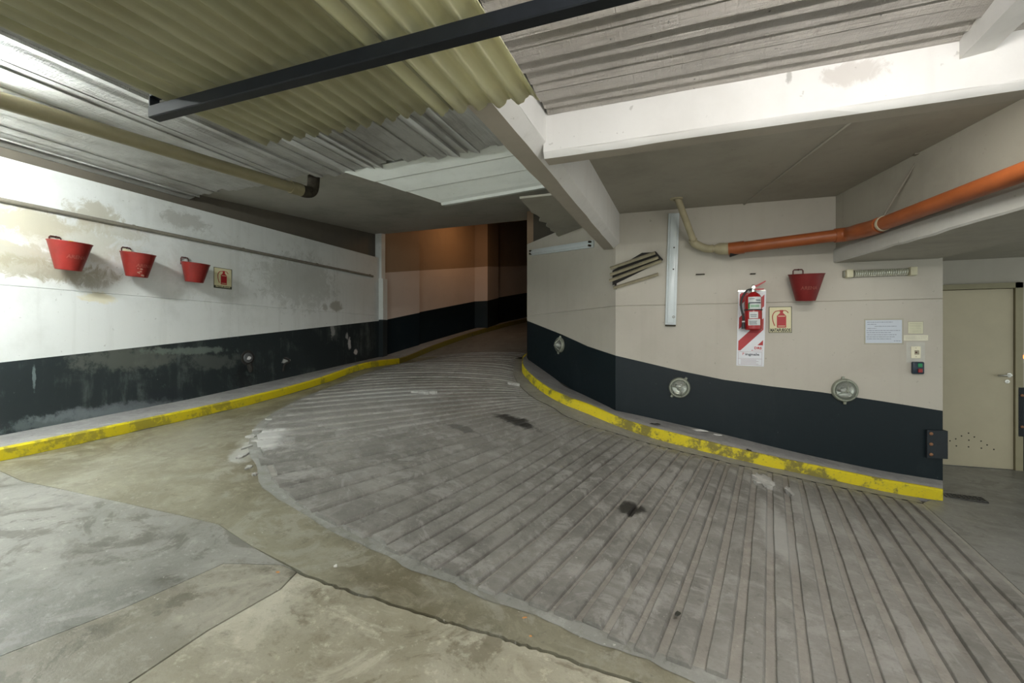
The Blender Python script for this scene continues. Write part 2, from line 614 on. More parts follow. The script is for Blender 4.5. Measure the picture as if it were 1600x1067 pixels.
def interp(d):
    ks = sorted(d)
    return lambda k: Vector((float(np.interp(k, ks, [d[i].x for i in ks])), float(np.interp(k, ks, [d[i].y for i in ks]))))


OUTF, INF = interp(out_pts), interp(in_pts)
outer = [OUTF(k) for k in np.arange(0, NR + .01, 1)]
inner = [INF(k) for k in np.arange(0, NR + .01, 1)]

# the joints between the slabs
crack = [P2(464, 893), P2(528, 919), P2(600, 940), P2(680, 967), P2(740, 985), P2(806, 1005), P2(872, 1026), P2(991, 1066)]
cdir = (crack[-1] - crack[-3]).normalized()
crack += [crack[-1] + cdir * 0.5, crack[-1] + cdir * 1.6, Vector((3.2, 1.35))]
J = crack[0]
jl = [J, P2(394, 854), P2(341, 819), P2(235, 795), P2(144, 775), P2(35, 752), P2(0, 736)]
jl_end = jl[-1] + (jl[-1] - jl[-3]).normalized() * 1.6
j2 = [J.lerp(P2(416, 872), .5), P2(350, 880), P2(193, 950), P2(0, 1025)]
j2_end = j2[-1] + (j2[-1] - j2[-2]).normalized() * 2.0
j1 = [J, P2(438, 920), P2(324, 985), P2(219, 1055)]
j1_end = j1[-1] + (j1[-1] - j1[-2]).normalized() * 2.2
g = 0.006


def shrink(poly, d):
    c = sum((Vector(p) for p in poly), Vector((0, 0))) / len(poly)
    return [Vector(p) + (c - Vector(p)).normalized() * d for p in poly]


def offset_poly(poly, d):
    """pull every edge in by d"""
    n = len(poly)
    area2 = sum(poly[i].x * poly[(i + 1) % n].y - poly[(i + 1) % n].x * poly[i].y for i in range(n))
    s = 1 if area2 > 0 else -1
    out = []
    for i in range(n):
        a, b, c = poly[i - 1], poly[i], poly[(i + 1) % n]
        e1, e2 = (b - a).normalized(), (c - b).normalized()
        nn = Vector((-(e1.y + e2.y), e1.x + e2.x))
        nn = nn.normalized() if nn.length > 1e-6 else Vector((-e1.y, e1.x))
        k = max(0.5, nn.dot(Vector((-e1.y, e1.x))))
        out.append(b + nn * (s * d / k))
    return out


def jag(pts, amp, n=5):
    out = []
    for a, b in zip(pts, pts[1:]):
        for i in range(n):
            p = a.lerp(b, i / n)
            out.append(p if (i == 0 and a is pts[0]) else p + Vector((random.uniform(-amp, amp), random.uniform(-amp, amp))))
    out.append(pts[-1])
    return out


crk = jag(crack[:8], 0.009, 8) + crack[8:]
slab(offset_poly(crk + [Vector((3.2, -2.9)), j1_end + Vector((0.4, -1.5)), j1_end] + list(reversed(j1[1:])), 0.006), M['slab_tan'])
slab(offset_poly(j1 + [j1_end, j2_end] + list(reversed(j2)), 0.0025), M['slab_mix'])
slab(offset_poly([J] + j2 + [j2_end, Vector((-5.2, -1.5)), jl_end] + list(reversed(jl[1:])), 0.0015), M['slab_grey'])
# apron: from those joints to the ribbed ramp and along the left kerb
crk2 = [p + Vector((.006, .012)) for p in crk]
apron_poly = list(reversed(jl[1:])) + crk2 + [Vector((3.2, 1.55))] + [o + Vector((0, 0)) for o in outer[0:NR + 1]] + [Vector((-4.7, 8.1)), Vector((-5.3, 8.1)), Vector((-5.3, 5)), Vector((-5.3, 2)), Vector((-5.3, 0)), Vector((-5.3, -.8)), jl_end]
slab(offset_poly(apron_poly, 0.002), M['apron'])
# smooth floor to the right of the ramp, running back to the door
slab([outer[0] + Vector((0.003, 0)), Vector((5.5, 1.7)), Vector((5.5, 6.95)), Vector((1.6, 6.95)), Vector((1.7, 5.5)), Vector((2.05, 5.36)), inner[0] + Vector((.02, .04)), inner[0] + Vector((0.003, 0))], M['smooth_floor'])
# corridor beyond
slab([Vector((-5.3, 8.12)), Vector((-2.5, 8.12)), Vector((-2.4, 14.9)), Vector((-5.0, 14.9))], M['smooth_floor'], 0, 0.35)

# ------------------------------------------------------------------ ramp: bed, smooth inner strip, ribs cast across it
_s1, _s2, _s3, _s4, _s5, _s6, _s7 = gp(805, 661), gp(985, 800), gp(1200, 762), gp(620, 617), gp(1058, 966), gp(720, 672), gp(400, 690)
_s8, _s9 = gp(1215, 835), gp(1262, 800)
RAMP_SPOTS = [(_s1.x, _s1.y, _s1.z, .26, .10, .3, -.3, (.02, .02, .018), .92), (_s2.x, _s2.y, _s2.z, .10, .075, .3, .9, (.016, .014, .012), .95), (_s6.x, _s6.y, _s6.z, .2, .05, .3, -.2, (.04, .04, .036), .6),
              (_s7.x, _s7.y, _s7.z, .22, .35, .3, .5, (.55, .55, .53), .6), (_s4.x, _s4.y, _s4.z, .6, .3, .3, .1, (.30, .30, .285), .5), (_s8.x, _s8.y, _s8.z, .10, .42, .3, .05, (.36, .355, .335), .75), (_s9.x, _s9.y, _s9.z, .07, .4, .3, .05, (.33, .325, .305), .6)]
RIB = dict(rough=0.45, bumpy=0.4, spots=RAMP_SPOTS)
M['rib'] = concrete('ribbed_ramp_concrete', (.23, .221, .202), (.15, .144, .13), (.33, .32, .30), streak=((1.2, 6, 1), 0.5, (.37, .36, .34)), **RIB)
M['groove'] = concrete('ramp_groove_concrete', (.30, .285, .255), (.25, .235, .21), (.36, .345, .31), **RIB)
M['inner_strip'] = concrete('kerb_side_concrete', (.25, .243, .22), (.2, .195, .175), (.3, .29, .27), 0.5, 0.3)


def strip_mesh(A, B, za=0.0, zb=0.0, nseg=14):
    """grid between two plan polylines that follows the ground"""
    bm = BM()
    rows = []
    for a, b in zip(A, B):
        rows.append([bm.verts.new((*a.lerp(b, i / nseg), gz(*a.lerp(b, i / nseg)) + za + (zb - za) * i / nseg)) for i in range(nseg + 1)])
    for r0, r1 in zip(rows, rows[1:]):
        for i in range(nseg):
            bm.faces.new((r0[i], r1[i], r1[i + 1], r0[i + 1]))
    return bm


ramp = tag(obj('ramp', strip_mesh(outer, inner, -0.001, -0.001, 26), M['groove'], smooth=True), kind='structure')
ramp['label'] = 'ribbed grey concrete ramp curving up to the left between the yellow kerbs'


def rib(k):
    wd = float(np.interp(k, [0, 12, 18, 25, 40, 62], [.64, .64, .70, .80, .70, .66]))
    f1 = .98 + random.uniform(-.03, .015)
    f0 = f1 - wd + random.uniform(-.05, .03)
    h = random.uniform(0.022, 0.03) if k < 32 else random.uniform(0.014, 0.022)
    o0, o1 = OUTF(k + f0), OUTF(k + f1)
    i0, i1 = INF(k + f0), INF(k + f1)
    n = 22
    e_out = random.choice((0.0, 0.003, .006, .012, .02))
    bm = BM()
    rows = []
    for j in range(n + 1):
        s = e_out + (1 - e_out - 0.004) * (j / n) + (random.uniform(0, .012) if j == 0 else 0)
        a, b = o0.lerp(i0, s), o1.lerp(i1, s)
        w = (b - a)
        wob = math.sin(s * 9 + k) * 0.03
        a2, b2 = a + w * (0.02 * random.random() + 0.0), b + w * (0.05 * (random.random() - .5))
        hh = h * (1.0 - 0.25 * (random.random() if j in (0,) else 0))
        if s > .94:
            hh *= max(0.25, (1.0 - s) / .06)
        ch = 0.10 * w
        zs = lambda p: gz(p.x, p.y)
        row = [(a2 - ch * .7, -0.01), (a2 + ch * .1, hh * .5), (a2 + ch * .9, hh * .93), (a2.lerp(b2, .5), hh + .001), (b2 - ch * .45, hh), (b2 - ch * .05, hh * .88), (b2 + ch * .08, -0.01)]
        rows.append([bm.verts.new((p.x, p.y, zs(p) + z)) for p, z in row])
    for r0, r1 in zip(rows, rows[1:]):
        for i in range(len(r0) - 1):
            bm.faces.new((r0[i], r1[i], r1[i + 1], r0[i + 1]))
    bm.faces.new(rows[0])
    bm.faces.new(list(reversed(rows[-1])))
    o = obj('rib', bm, M['rib'], ramp)
    return o


for k in range(NR):
    rib(k)
# pale cement edge along the outer rib ends
eA, eB = [], []
for k in np.arange(0, 50.1, .5):
    a = OUTF(k)
    d_ = (a - INF(k)).normalized()
    eA.append(a + d_ * (.034 + .012 * math.sin(k * 1.7) + random.uniform(-.008, .008)))
    eB.append(a - d_ * .05)
M['edge_cement'] = concrete('pale_edge_cement', (.27, .27, .25), (.215, .215, .195), (.17, .165, .135), 0.6, 0.35)
obj('edge_strip', strip_mesh(eA, eB, 0.003, 0.004, 3), M['edge_cement'], ramp, smooth=True)


def scab(px, py, rx, ry, mat, name='cement_patch', parent=None, n=19, h=0.012, ang=0, z0=0.024):
    c = gp(px, py)
    bm = BM()
    pts = []
    for i in range(n):
        a = 2 * math.pi * i / n
        r = random.uniform(.5, 1.2)
        x, y = math.cos(a) * rx * r, math.sin(a) * ry * r
        pts.append((c.x + x * math.cos(ang) - y * math.sin(ang), c.y + x * math.sin(ang) + y * math.cos(ang)))
    top = [bm.verts.new((x, y, gz(x, y) + z0 + h * random.uniform(.6, 1.1))) for x, y in pts]
    bot = [bm.verts.new((x * 1.0, y, gz(x, y) - 0.01)) for x, y in pts]
    mid = bm.verts.new((c.x, c.y, gz(c.x, c.y) + z0 + h * 1.2))
    for i in range(n):
        bm.faces.new((top[i], top[(i + 1) % n], mid))
        bm.faces.new((bot[i], bot[(i + 1) % n], top[(i + 1) % n], top[i]))
    bm.faces.new(bot)
    return obj(name, bm, mat, parent, smooth=False)


M['cement'] = concrete('pale_cement_mend', (.40, .39, .37), (.31, .305, .285), (.52, .51, .48), 0.7, 0.6)
tag(scab(1195, 757, .085, .15, M['cement'], parent=ramp, ang=.1), 'pale cement mend across two ribs')
tag(scab(1233, 772, .028, .10, M['cement'], parent=ramp, ang=.1), 'pale cement smear beside the larger mend')
tag(scab(665, 616, .17, .025, M['cement'], parent=ramp, ang=.25, h=.014), 'pale scraped strip on the ribs')
tag(scab(802, 602, .08, .035, M['cement'], parent=ramp, ang=.1, h=.016), 'pale mend at the inner end of a rib')
for (px, py, rx, ry) in ((377, 714, .035, .07), (386, 699, .03, .06), (392, 683, .045, .05), (404, 672, .06, .03), (424, 656, .07, .025), (437, 647, .05, .022), (388, 731, .02, .04), (402, 690, .05, .03), (398, 742, .02, .03)):
    scab(px, py, rx, ry, M['cement'], parent=ramp, ang=random.uniform(.1, .6), h=.006, z0=.007, n=15)


# ------------------------------------------------------------------ kerbs
def yellow_paint(name, dirt_amt):
    k = NT(name)
    a = k.noise(3.2, 6, 0.7)
    b = k.noise(14, 6, 0.75, None, 0.5)
    c = k.noise(50, 4)
    col = k.mix(k.ramp(a, .35, .7), (.66, .53, .003), (.58, .49, .015))
    col = k.mix(k.math('MULTIPLY', k.ramp(k.math('MULTIPLY', b, k.ramp(a, .3, .7)), .26, .42), dirt_amt), col, (.17, .145, .035))
    col = k.mix(k.math('MULTIPLY', k.ramp(c, .58, .72), dirt_amt * .6), col, (.13, .12, .08))
    return k.done(col, 0.55, k.math('ADD', b, k.math('MULTIPLY', c, .3)), 0.35, 0.008)


M['yellow'] = yellow_paint('yellow_kerb_paint', 0.55)
M['yellow_worn'] = yellow_paint('worn_yellow_kerb_paint', 0.9)
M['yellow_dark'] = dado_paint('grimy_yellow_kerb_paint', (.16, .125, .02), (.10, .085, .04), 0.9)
M['kerb_top'] = concrete('grey_kerb_concrete', (.30, .295, .29), (.245, .24, .235), (.35, .345, .335), 0.6, 0.3)


def kerb(name, front, back, yellow, label, h0=0.0):
    """front: list of (x, y, z_top); back: list of (x, y, z) at the wall foot. Top in plain concrete, face in yellow paint on a child"""
    bm = BM()
    rows = []
    for (x, y, z), (bx, by, bz) in zip(front, back):
        f = Vector((x, y, z))
        b = Vector((bx, by, bz))
        d = (b - f)
        d.z = 0
        d.normalize()
        rows.append([bm.verts.new(p) for p in (Vector((x, y, gz(x, y) - .03)) + d * .012, f + d * .012 + Vector((0, 0, -.012)), f + d * .03, f.lerp(b, .5), b + d * .03, b + d * .03 - Vector((0, 0, .3)))])
    for r0, r1 in zip(rows, rows[1:]):
        for i in range(5):
            bm.faces.new((r0[i], r1[i], r1[i + 1], r0[i + 1]))
    bm.faces.new(list(reversed(rows[0])))
    bm.faces.new(rows[-1])
    k = tag(obj(name, bm, M['kerb_top'], smooth=True), label, kind='structure')
    bm = BM()
    rows = []
    nb = len(front)
    for i, ((x, y, z), (bx, by, bz)) in enumerate(zip(front, back)):
        f, b = Vector((x, y, z)), Vector((bx, by, bz))
        d = b - f
        d.z = 0
        d.normalize()
        zb = gz(x, y) + h0 + random.uniform(0.0, .010)
        rows.append([bm.verts.new(p) for p in (Vector((x, y, zb)) + d * .012, Vector((x, y, zb)), Vector((x, y, z - .014)), f + d * .012, f + d * (.03 + random.uniform(0, .012)) + Vector((0, 0, .0015)), f + d * .03 - Vector((0, 0, .02)))])
    mats = yellow if isinstance(yellow, list) else [yellow]
    for i, (r0, r1) in enumerate(zip(rows, rows[1:])):
        for j in range(5):
            fc = bm.faces.new((r0[j], r1[j], r1[j + 1], r0[j + 1]))
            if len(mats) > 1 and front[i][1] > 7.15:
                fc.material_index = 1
    bm.faces.new(list(reversed(rows[0])))
    bm.faces.new(rows[-1])
    obj('yellow_band', bm, mats, k, smooth=False)
    return k


def lbase(y):
    return float(np.interp(y, [-3, 0, 2.25, 3.97, 5.44, 7.78], [-1.06, -.95, -.838, -.705, -.55, -.294]))


def chain(pts, step):
    out = [Vector(pts[0])]
    for a, b in zip(pts, pts[1:]):
        a, b = Vector(a), Vector(b)
        n = max(1, int((b - a).length / step))
        out += [a.lerp(b, (i + 1) / n) for i in range(n)]
    return out


CX = [(-5.43, 8.63), (-4.94, 10.53), (-4.53, 13.04), (-4.4, 14.9)]
CB = [-.068, .35, .718, 1.0]
front = [(-5.15, y) for y in np.arange(-2.9, 7.3, .2)] + [(-5.16, 7.5), (-5.165, 7.75), (-5.165, 8.0), (-5.15, 8.3), (-5.1, 8.6), (-4.98, 9.2), (-4.86, 9.8), (-4.68, 10.45), (-4.45, 11.5), (-4.22, 13.0)]
back = []
for x, y in front:
    if y < 7.31:
        back.append((WL, y, lbase(y)))
bk = chain([(WL, 7.5, lbase(7.5)), (WL, 7.78, lbase(7.78)), (-5.43, 8.63, -.068), (-4.94, 10.4, .33), (-4.53, 13.04, .718)], .01)
for (x, y) in front[len(back):]:
    i = min(range(len(bk)), key=lambda i: abs(bk[i].y - (y + .12)))
    back.append(tuple(bk[i]))
f3 = []
for i, (x, y) in enumerate(front):
    zt = gz(x, y) + .107
    f3.append((x, y, zt))
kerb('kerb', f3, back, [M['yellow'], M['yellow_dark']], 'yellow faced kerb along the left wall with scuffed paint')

FR = [(2.14, 5.375, -1.35), (1.65, 5.31, -1.285), (1.15, 5.24, -1.2), (.72, 5.1, -1.11), (.29, 5.02, -1.02), (-.12, 5.04, -.945), (-.5, 5.1, -.88), (-.77, 5.17, -.815), (-1.07, 5.24, -.72), (-1.4, 5.37, -.64), (-1.71, 5.6, -.555), (-2.03, 5.97, -.44), (-2.27, 6.35, -.35), (-2.42, 6.75, -.265), (-2.52, 7.1, -.215), (-2.56, 7.6, -.15)]
RW = lambda x: 5.68 + .059 * (x - 2.26)                       # the right wall's face
BKR = [(2.26, RW(2.26), -1.337), (1.75, RW(1.75), -1.28), (1.244, RW(1.244), -1.195), (.8, RW(.8), -1.11), (.33, RW(.33), -1.01), (-.1, RW(-.1), -.93), (-.55, RW(-.55), -.845), (-.82, RW(-.82), -.80), (-.95, 5.63, -.77), (-1.3, 5.97, -.69), (-1.6, 6.26, -.62), (-1.95, 6.6, -.48), (-2.2, 6.84, -.38), (-2.38, 7.01, -.31), (-2.45, 7.09, -.285), (-2.43, 7.6, -.15)]
fr = smooth_path(FR, 4)
bkr = smooth_path(BKR, 4)
kr = kerb('kerb', [tuple(p) for p in fr], [tuple(p) for p in bkr], M['yellow_worn'], 'yellow faced kerb curving round the foot of the right wall', 0.0)

# smooth strip between the rib ends and the right kerb
sA, sB = [], []
for k in np.arange(0, 57.1, 1):
    a = INF(k) 
    b = min(fr, key=lambda p: (p.to_2d() - (a + (a - OUTF(k)).normalized() * .18)).length).to_2d()
    sA.append(a)
    sB.append(b + (b - a).normalized() * .02)
obj('edge_strip', strip_mesh(sA, sB, 0.006, 0.006, 4), M['inner_strip'], ramp, smooth=True)


# ------------------------------------------------------------------ walls
def wall(name, cols, bands, mats, back, notch=None, parent=None):
    """cols: (x, y, [z levels]); bands: material index per level gap; notch: z of a formwork joint cut 7 mm deep; back: push vector for thickness"""
    bm = BM()
    front = []
    for i, (x, y, zs) in enumerate(cols):
        front.append([bm.verts.new((x, y, z)) for z in zs])
    bk = Vector(back)
    rear = [[bm.verts.new(v.co + bk) for v in (c[0], c[-1])] for c in front]
    for i in range(len(cols) - 1):
        a, b = front[i], front[i + 1]
        for j in range(len(a) - 1):
            f = bm.faces.new((a[j], b[j], b[j + 1], a[j + 1]))
            f.material_index = bands[j]
        bm.faces.new((a[-1], b[-1], rear[i + 1][1], rear[i][1])).material_index = bands[-1]
        f = bm.faces.new((rear[i][0], rear[i][1], rear[i + 1][1], rear[i + 1][0]))
        f.material_index = bands[-1]
    for c, r in ((front[0], rear[0]), (front[-1], rear[-1])):
        # end caps, band by band
        prev = r[0]
        zs = [v.co.z for v in c]
        rv = [r[0]] + [bm.verts.new(v.co + bk) for v in c[1:-1]] + [r[1]]
        for j in range(len(c) - 1):
            bm.faces.new((c[j], c[j + 1], rv[j + 1], rv[j])).material_index = bands[j]
    return tag(obj(name, bm, mats, parent), kind='structure')


def joint_levels(x, y, zs, zj, n, d=0.007, w=0.006):
    """insert a recessed joint at zj; returns list of (x,y,z) verts"""
    return zs


def wall3(name, cols, mats, back, joints, nrm, parent=None):
    """like wall(), but every formwork joint is a real groove: cols (x, y, z_foot, z_dado, z_top), joints list of z, nrm = into-wall vector"""
    nv = Vector(nrm) * 0.009
    bm = BM()
    cc = []
    for (x, y, zf, zd, zt) in cols:
        P = [(Vector((x, y, zf)), 0), (Vector((x, y, zd)), 1)]
        for zj in joints:
            P += [(Vector((x, y, zj - .005)), 1), (Vector((x, y, zj)) + nv, 1), (Vector((x, y, zj + .005)), 1)]
        P.append((Vector((x, y, zt)), 1))
        cc.append(P)
    bk = Vector(back)
    fv = [[bm.verts.new(p) for p, m in c] for c in cc]
    rv = [[bm.verts.new(p + bk) for p, m in c] for c in cc]
    n = len(cc[0])
    for i in range(len(cc) - 1):
        for j in range(n - 1):
            mi = 0 if j == 0 else 1
            bm.faces.new((fv[i][j], fv[i + 1][j], fv[i + 1][j + 1], fv[i][j + 1])).material_index = mi
            bm.faces.new((rv[i][j], rv[i + 1][j], rv[i + 1][j + 1], rv[i][j + 1])).material_index = mi
        bm.faces.new((fv[i][-1], fv[i + 1][-1], rv[i + 1][-1], rv[i][-1])).material_index = 1
    for i in (0, len(cc) - 1):
        for j in range(n - 1):
            bm.faces.new((fv[i][j], fv[i][j + 1], rv[i][j + 1], rv[i][j])).material_index = 0 if j == 0 else 1
    return tag(obj(name, bm, mats, parent), kind='structure')


dl = lambda y: -.188 + .11 * (y - 2.25)
wall3('wall_left', [(WL, y, lbase(y) - .4, dl(y), 1.65) for y in np.arange(-3, 7.79, .49)], [M['dado_left'], M['wall_left']], (-.3, 0, 0), [.505], (-1, 0, 0))
# upper wall, set back and unpainted
bm = BM()
box(bm, -6.1, -5.87, -3, 7.78, 1.6, 2.6)
tag(obj('wall_left_upper', bm, M['raw']), kind='structure')
# slim pier that ends the left wall
bm = BM()
box(bm, WL - .1, WL + .10, 7.66, 7.80, -.6, .43, 0)
box(bm, WL - .1, WL + .10, 7.66, 7.80, .43, 1.24, 1)
box(bm, WL - .1, WL + .05, 7.68, 7.80, 1.24, 2.2, 1)
tag(obj('trim_1', bm, [M['dado_left'], M['wall_left']]), kind='structure')

# right wall and its slanting return
rc = []
for (x, zd) in ((2.26, -.667), (1.75, -.59), (1.244, -.52), (.8, -.475), (.33, -.415), (-.1, -.33), (-.55, -.225), (-.82, -.163)):
    rc.append((x, RW(x), -1.9, zd, 1.62))
wall3('wall_right', list(reversed(rc)), [M['dado_right'], M['wall_right']], (.01, .25, 0), [.412], (0, 1, 0))
D0, D1 = Vector((-.82, RW(-.82))), Vector((-2.46, 7.09))
dcol = []
for s, zd in ((0, -.163), (.25, -.06), (.53, .10), (.75, .21), (1, .335)):
    p = D0.lerp(D1, s)
    dcol.append((p.x, p.y, -1.4, zd, 1.56))
wall3('wall_right_return', dcol, [M['dado_right'], M['wall_right']], (.16, .17, 0), [.412], (.7, .7, 0))
bm = BM()
box(bm, -2.46, -2.2, 7.09, 14.9, -1.2, 4.2)
tag(obj('wall_corridor', bm, M['wall_tan']), kind='structure')

bm = BM()
q0_, q1_ = D0.lerp(D1, .02) + Vector((.05, .055)), D0.lerp(D1, .985) + Vector((.05, .055))
prism(bm, [(q0_.x, q0_.y, 1.4), (q1_.x, q1_.y, 1.4), (q1_.x, q1_.y, 2.3), (q0_.x, q0_.y, 2.3)], (.15, .15, 0))
tag(obj('wall_right_upper', bm, M['raw_dark']), kind='structure')  # dark colour stands for the shade in the cavity above the return

# outer wall of the corridor that climbs behind
oc = []
pts = [(WL, 7.78, .42, 1.37), (-5.43, 8.63, .616, 1.52), (-5.50, 8.64, .62, 1.52), (-5.02, 10.5, .995, 1.84), (-4.67, 10.5, 1.0, 1.845), (-4.67, 11.2, 1.13, 1.94), (-4.80, 11.22, 1.13, 1.95), (-4.53, 13.04, 1.44, 2.23), (-4.4, 14.9, 1.75, 2.5)]
wall('wall_outer', [(x, y, [-1.2, zd, zp, 4.2]) for x, y, zd, zp in pts], [0, 1, 2], [M['dado_right'], M['wall_pink'], M['wall_tan']], (-.3, .2, 0))
bm = BM()
box(bm, -5.2, -2.2, 14.9, 15.1, 0, 4.2)
tag(obj('wall_far', bm, M['wall_tan']), kind='structure')

# door wall
DY = 6.97
bm = BM()
box(bm, 1.4, 2.44, DY, DY + .2, -1.5, 1.2, 1)
box(bm, 3.47, 6, DY, DY + .2, -1.5, -.70, 0)
box(bm, 3.47, 6, DY, DY + .2, -.70, 1.2, 1)
box(bm, 2.44, 3.47, DY, DY + .2, .66, 1.2, 1)
tag(obj('wall_door_side', bm, [M['dado_right'], M['wall_right']]), kind='structure')
# side walls and back of the hall, outside the frame
M['hall'] = painted_wall('hall_wall_paint', (.6, .6, .57), (.45, .44, .4), .4)


# ------------------------------------------------------------------ ceilings and beams
def rough_edge(a, b, n, amp, axis):
    out = []
    for i in range(n + 1):
        p = Vector(a).lerp(Vector(b), i / n)
        if 0 < i < n:
            p = p + Vector(axis) * random.uniform(-amp, amp)
        out.append(p)
    return out


# front bay: slab, with the print of each formwork board below it
bm = BM()
box(bm, -.74, 6, -3, 2.6, 1.315, 1.6)
ceil = tag(obj('ceiling', bm, M['board_front']), kind='structure')
y = 2.56
i = 0
while y > 0.2:
    w = random.choice((.07, .09, .10, .085, .12))
    zt = 1.30 + random.uniform(-.013, .013)
    tl = random.uniform(.003, .013)
    bm = BM()
    n = 26
    rows = []
    for q in range(n + 1):
        x = -.76 + (6.0 + .76) * q / n
        e = lambda: random.uniform(-.0025, .0025)
        rows.append([bm.verts.new(p) for p in ((x, y - w + .003 + e(), 1.33), (x, y - w + .003 + e(), zt + tl + e() * .6), (x, y - w / 2, zt + e() * .6), (x, y - .003 + e(), zt - tl + e() * .6), (x, y - .003 + e(), 1.33))])
    for a, b in zip(rows, rows[1:]):
        for j in range(4):
            bm.faces.new((a[j], b[j], b[j + 1], a[j + 1]))
    obj('board_print', bm, M['board_front'], ceil)
    y -= w

# left bay: low white soffit with board prints along Y, ending in a broken edge
bm = BM()
box(bm, -5.95, -.9, -3, 3.92, 1.82, 2.0)
lc = tag(obj('ceiling_left', bm, M['board_left']), kind='structure')
x = -5.86
while x < -.98:
    w = random.choice((.09, .11, .13, .10))
    w = min(w, -.95 - x)
    if w < .02:
        break
    zt = 1.79 + random.uniform(-.012, .012)
    tl = random.uniform(-.012, .016)
    ye = 3.97 + random.uniform(-.05, .03) + .04 * math.sin(x * 5)
    n = 16
    bm = BM()
    rows = []
    for q in range(n + 1):
        yy = -2.9 + (ye + 2.9) * q / n
        e = lambda: random.uniform(-.002, .002)
        rows.append([bm.verts.new(p) for p in ((x + .003, yy, 1.85), (x + .003 + e(), yy, zt + tl + e() * .6), (x + w / 2, yy, zt + e() * .6), (x + w - .003 + e(), yy, zt - tl + e() * .6), (x + w - .003, yy, 1.85))])
    for a, b in zip(rows, rows[1:]):
        for j in range(4):
            bm.faces.new((a[j], b[j], b[j + 1], a[j + 1]))
    bm.faces.new(rows[-1])
    obj('board_print', bm, M['board_left'], lc)
    x += w

# soffit over the ramp mouth, rising to a lip
bm = BM()
low = [(-5.95, 3.7, 1.84), (-1.62, 3.7, 1.84), (-1.62, 7.78, 2.14), (-5.95, 7.78, 2.14)]
prism(bm, low, (0, 0, .9))
tag(obj('ceiling_ramp', bm, M['soffit_grey']), kind='structure')
bm = BM()
prism(bm, [(-6.0, 7.78, 2.95), (-1.5, 7.78, 2.95), (-1.5, 15, 4.1), (-6.0, 15, 4.1)], (0, 0, .2))
tag(obj('ceiling_corridor', bm, M['soffit_grey']), kind='structure')

# white sloping drop panel hanging at the edge of the left soffit
A, B = at_y(538, 269, 3.96), at_y(800, 217, 3.96)
C, D = at_y(858, 292, 4.62), at_y(690, 321, 4.62)
A2, B2 = Vector((A.x, 4.1, 1.95)), Vector((B.x, 4.1, 1.95))
C2, D2 = C + Vector((0, .10, .02)), D + Vector((0, .10, .02))
C3, D3 = Vector((C.x, 4.75, 1.95)), Vector((D.x, 4.75, 1.95))
bm = BM()
va = [bm.verts.new(p) for p in (A, B, C, D)]
# face in five tilted strips: the print of its boards
C1, D1p = C + Vector((0, -.02, .025)), D + Vector((0, -.02, .025))
lst = [(A, B)]
for s in (.3, .31, .62, .63, .93):
    lst.append((A.lerp(D1p, s), B.lerp(C1, s)))
lst += [(D1p, C1), (D, C), (D2, C2), (D3, C3), (A2 + Vector((0, 0, .2)), B2 + Vector((0, 0, .2))), (A2 * 1, B2 * 1)]
for i in (2, 4):
    lst[i] = (lst[i][0] + Vector((0, .012, .006)), lst[i][1] + Vector((0, .012, .006)))
bm.free()
bm = BM()
rows = [(bm.verts.new(a), bm.verts.new(b)) for a, b in lst]
for r0, r1 in zip(rows, rows[1:]):
    bm.faces.new((r0[0], r0[1], r1[1], r1[0]))
bm.faces.new((rows[-1][0], rows[-1][1], rows[0][1], rows[0][0]))
bm.faces.new([r[0] for r in rows])
bm.faces.new([r[1] for r in reversed(rows)])
M['panel_white'] = painted_wall('chipped_white_paint', (.72, .75, .71), (.5, .52, .48), .35, (), .3)
tag(obj('trim_2', bm, M['panel_white']), kind='structure')

# broken-edged low ceiling beside the long beam
bm = BM()
e = rough_edge((-1.66, 4.55, 1.48), (-1.75, 6.42, 1.48), 14, .045, (1, 0, 0))
poly = [Vector((-.88, 4.58, 1.48))] + e + [Vector((-1.3, 6.9, 1.48)), Vector((-.88, 5.62, 1.48))]
prism(bm, poly, (0, 0, .022))
tag(obj('ceiling_patch', bm, M['bay_ceiling']), kind='structure')

# floor slab of the storey above, over everything
bm = BM()
box(bm, -6.3, -.7, -3.3, 7.8, 2.62, 2.8)
box(bm, -.7, 6.2, -3.3, 7.4, 1.85, 2.0)
tag(obj('ceiling_upper', bm, M['soffit_grey']), kind='structure')

# back bay ceiling
bm = BM()
box(bm, -.8, 6, 2.6, 7.3, 1.48, 1.7)
bay = tag(obj('ceiling_bay', bm, M['bay_ceiling']), kind='structure')
# joint running across it
a, b = at_z(1160, 321, 1.475), at_z(1345, 180, 1.475)
d = (b - a).normalized()
bm = BM()
tube(bm, [a - d * .1, b + d * .8], .011, 6)
obj('joint_strip', bm, M['bay_ceiling'], bay)


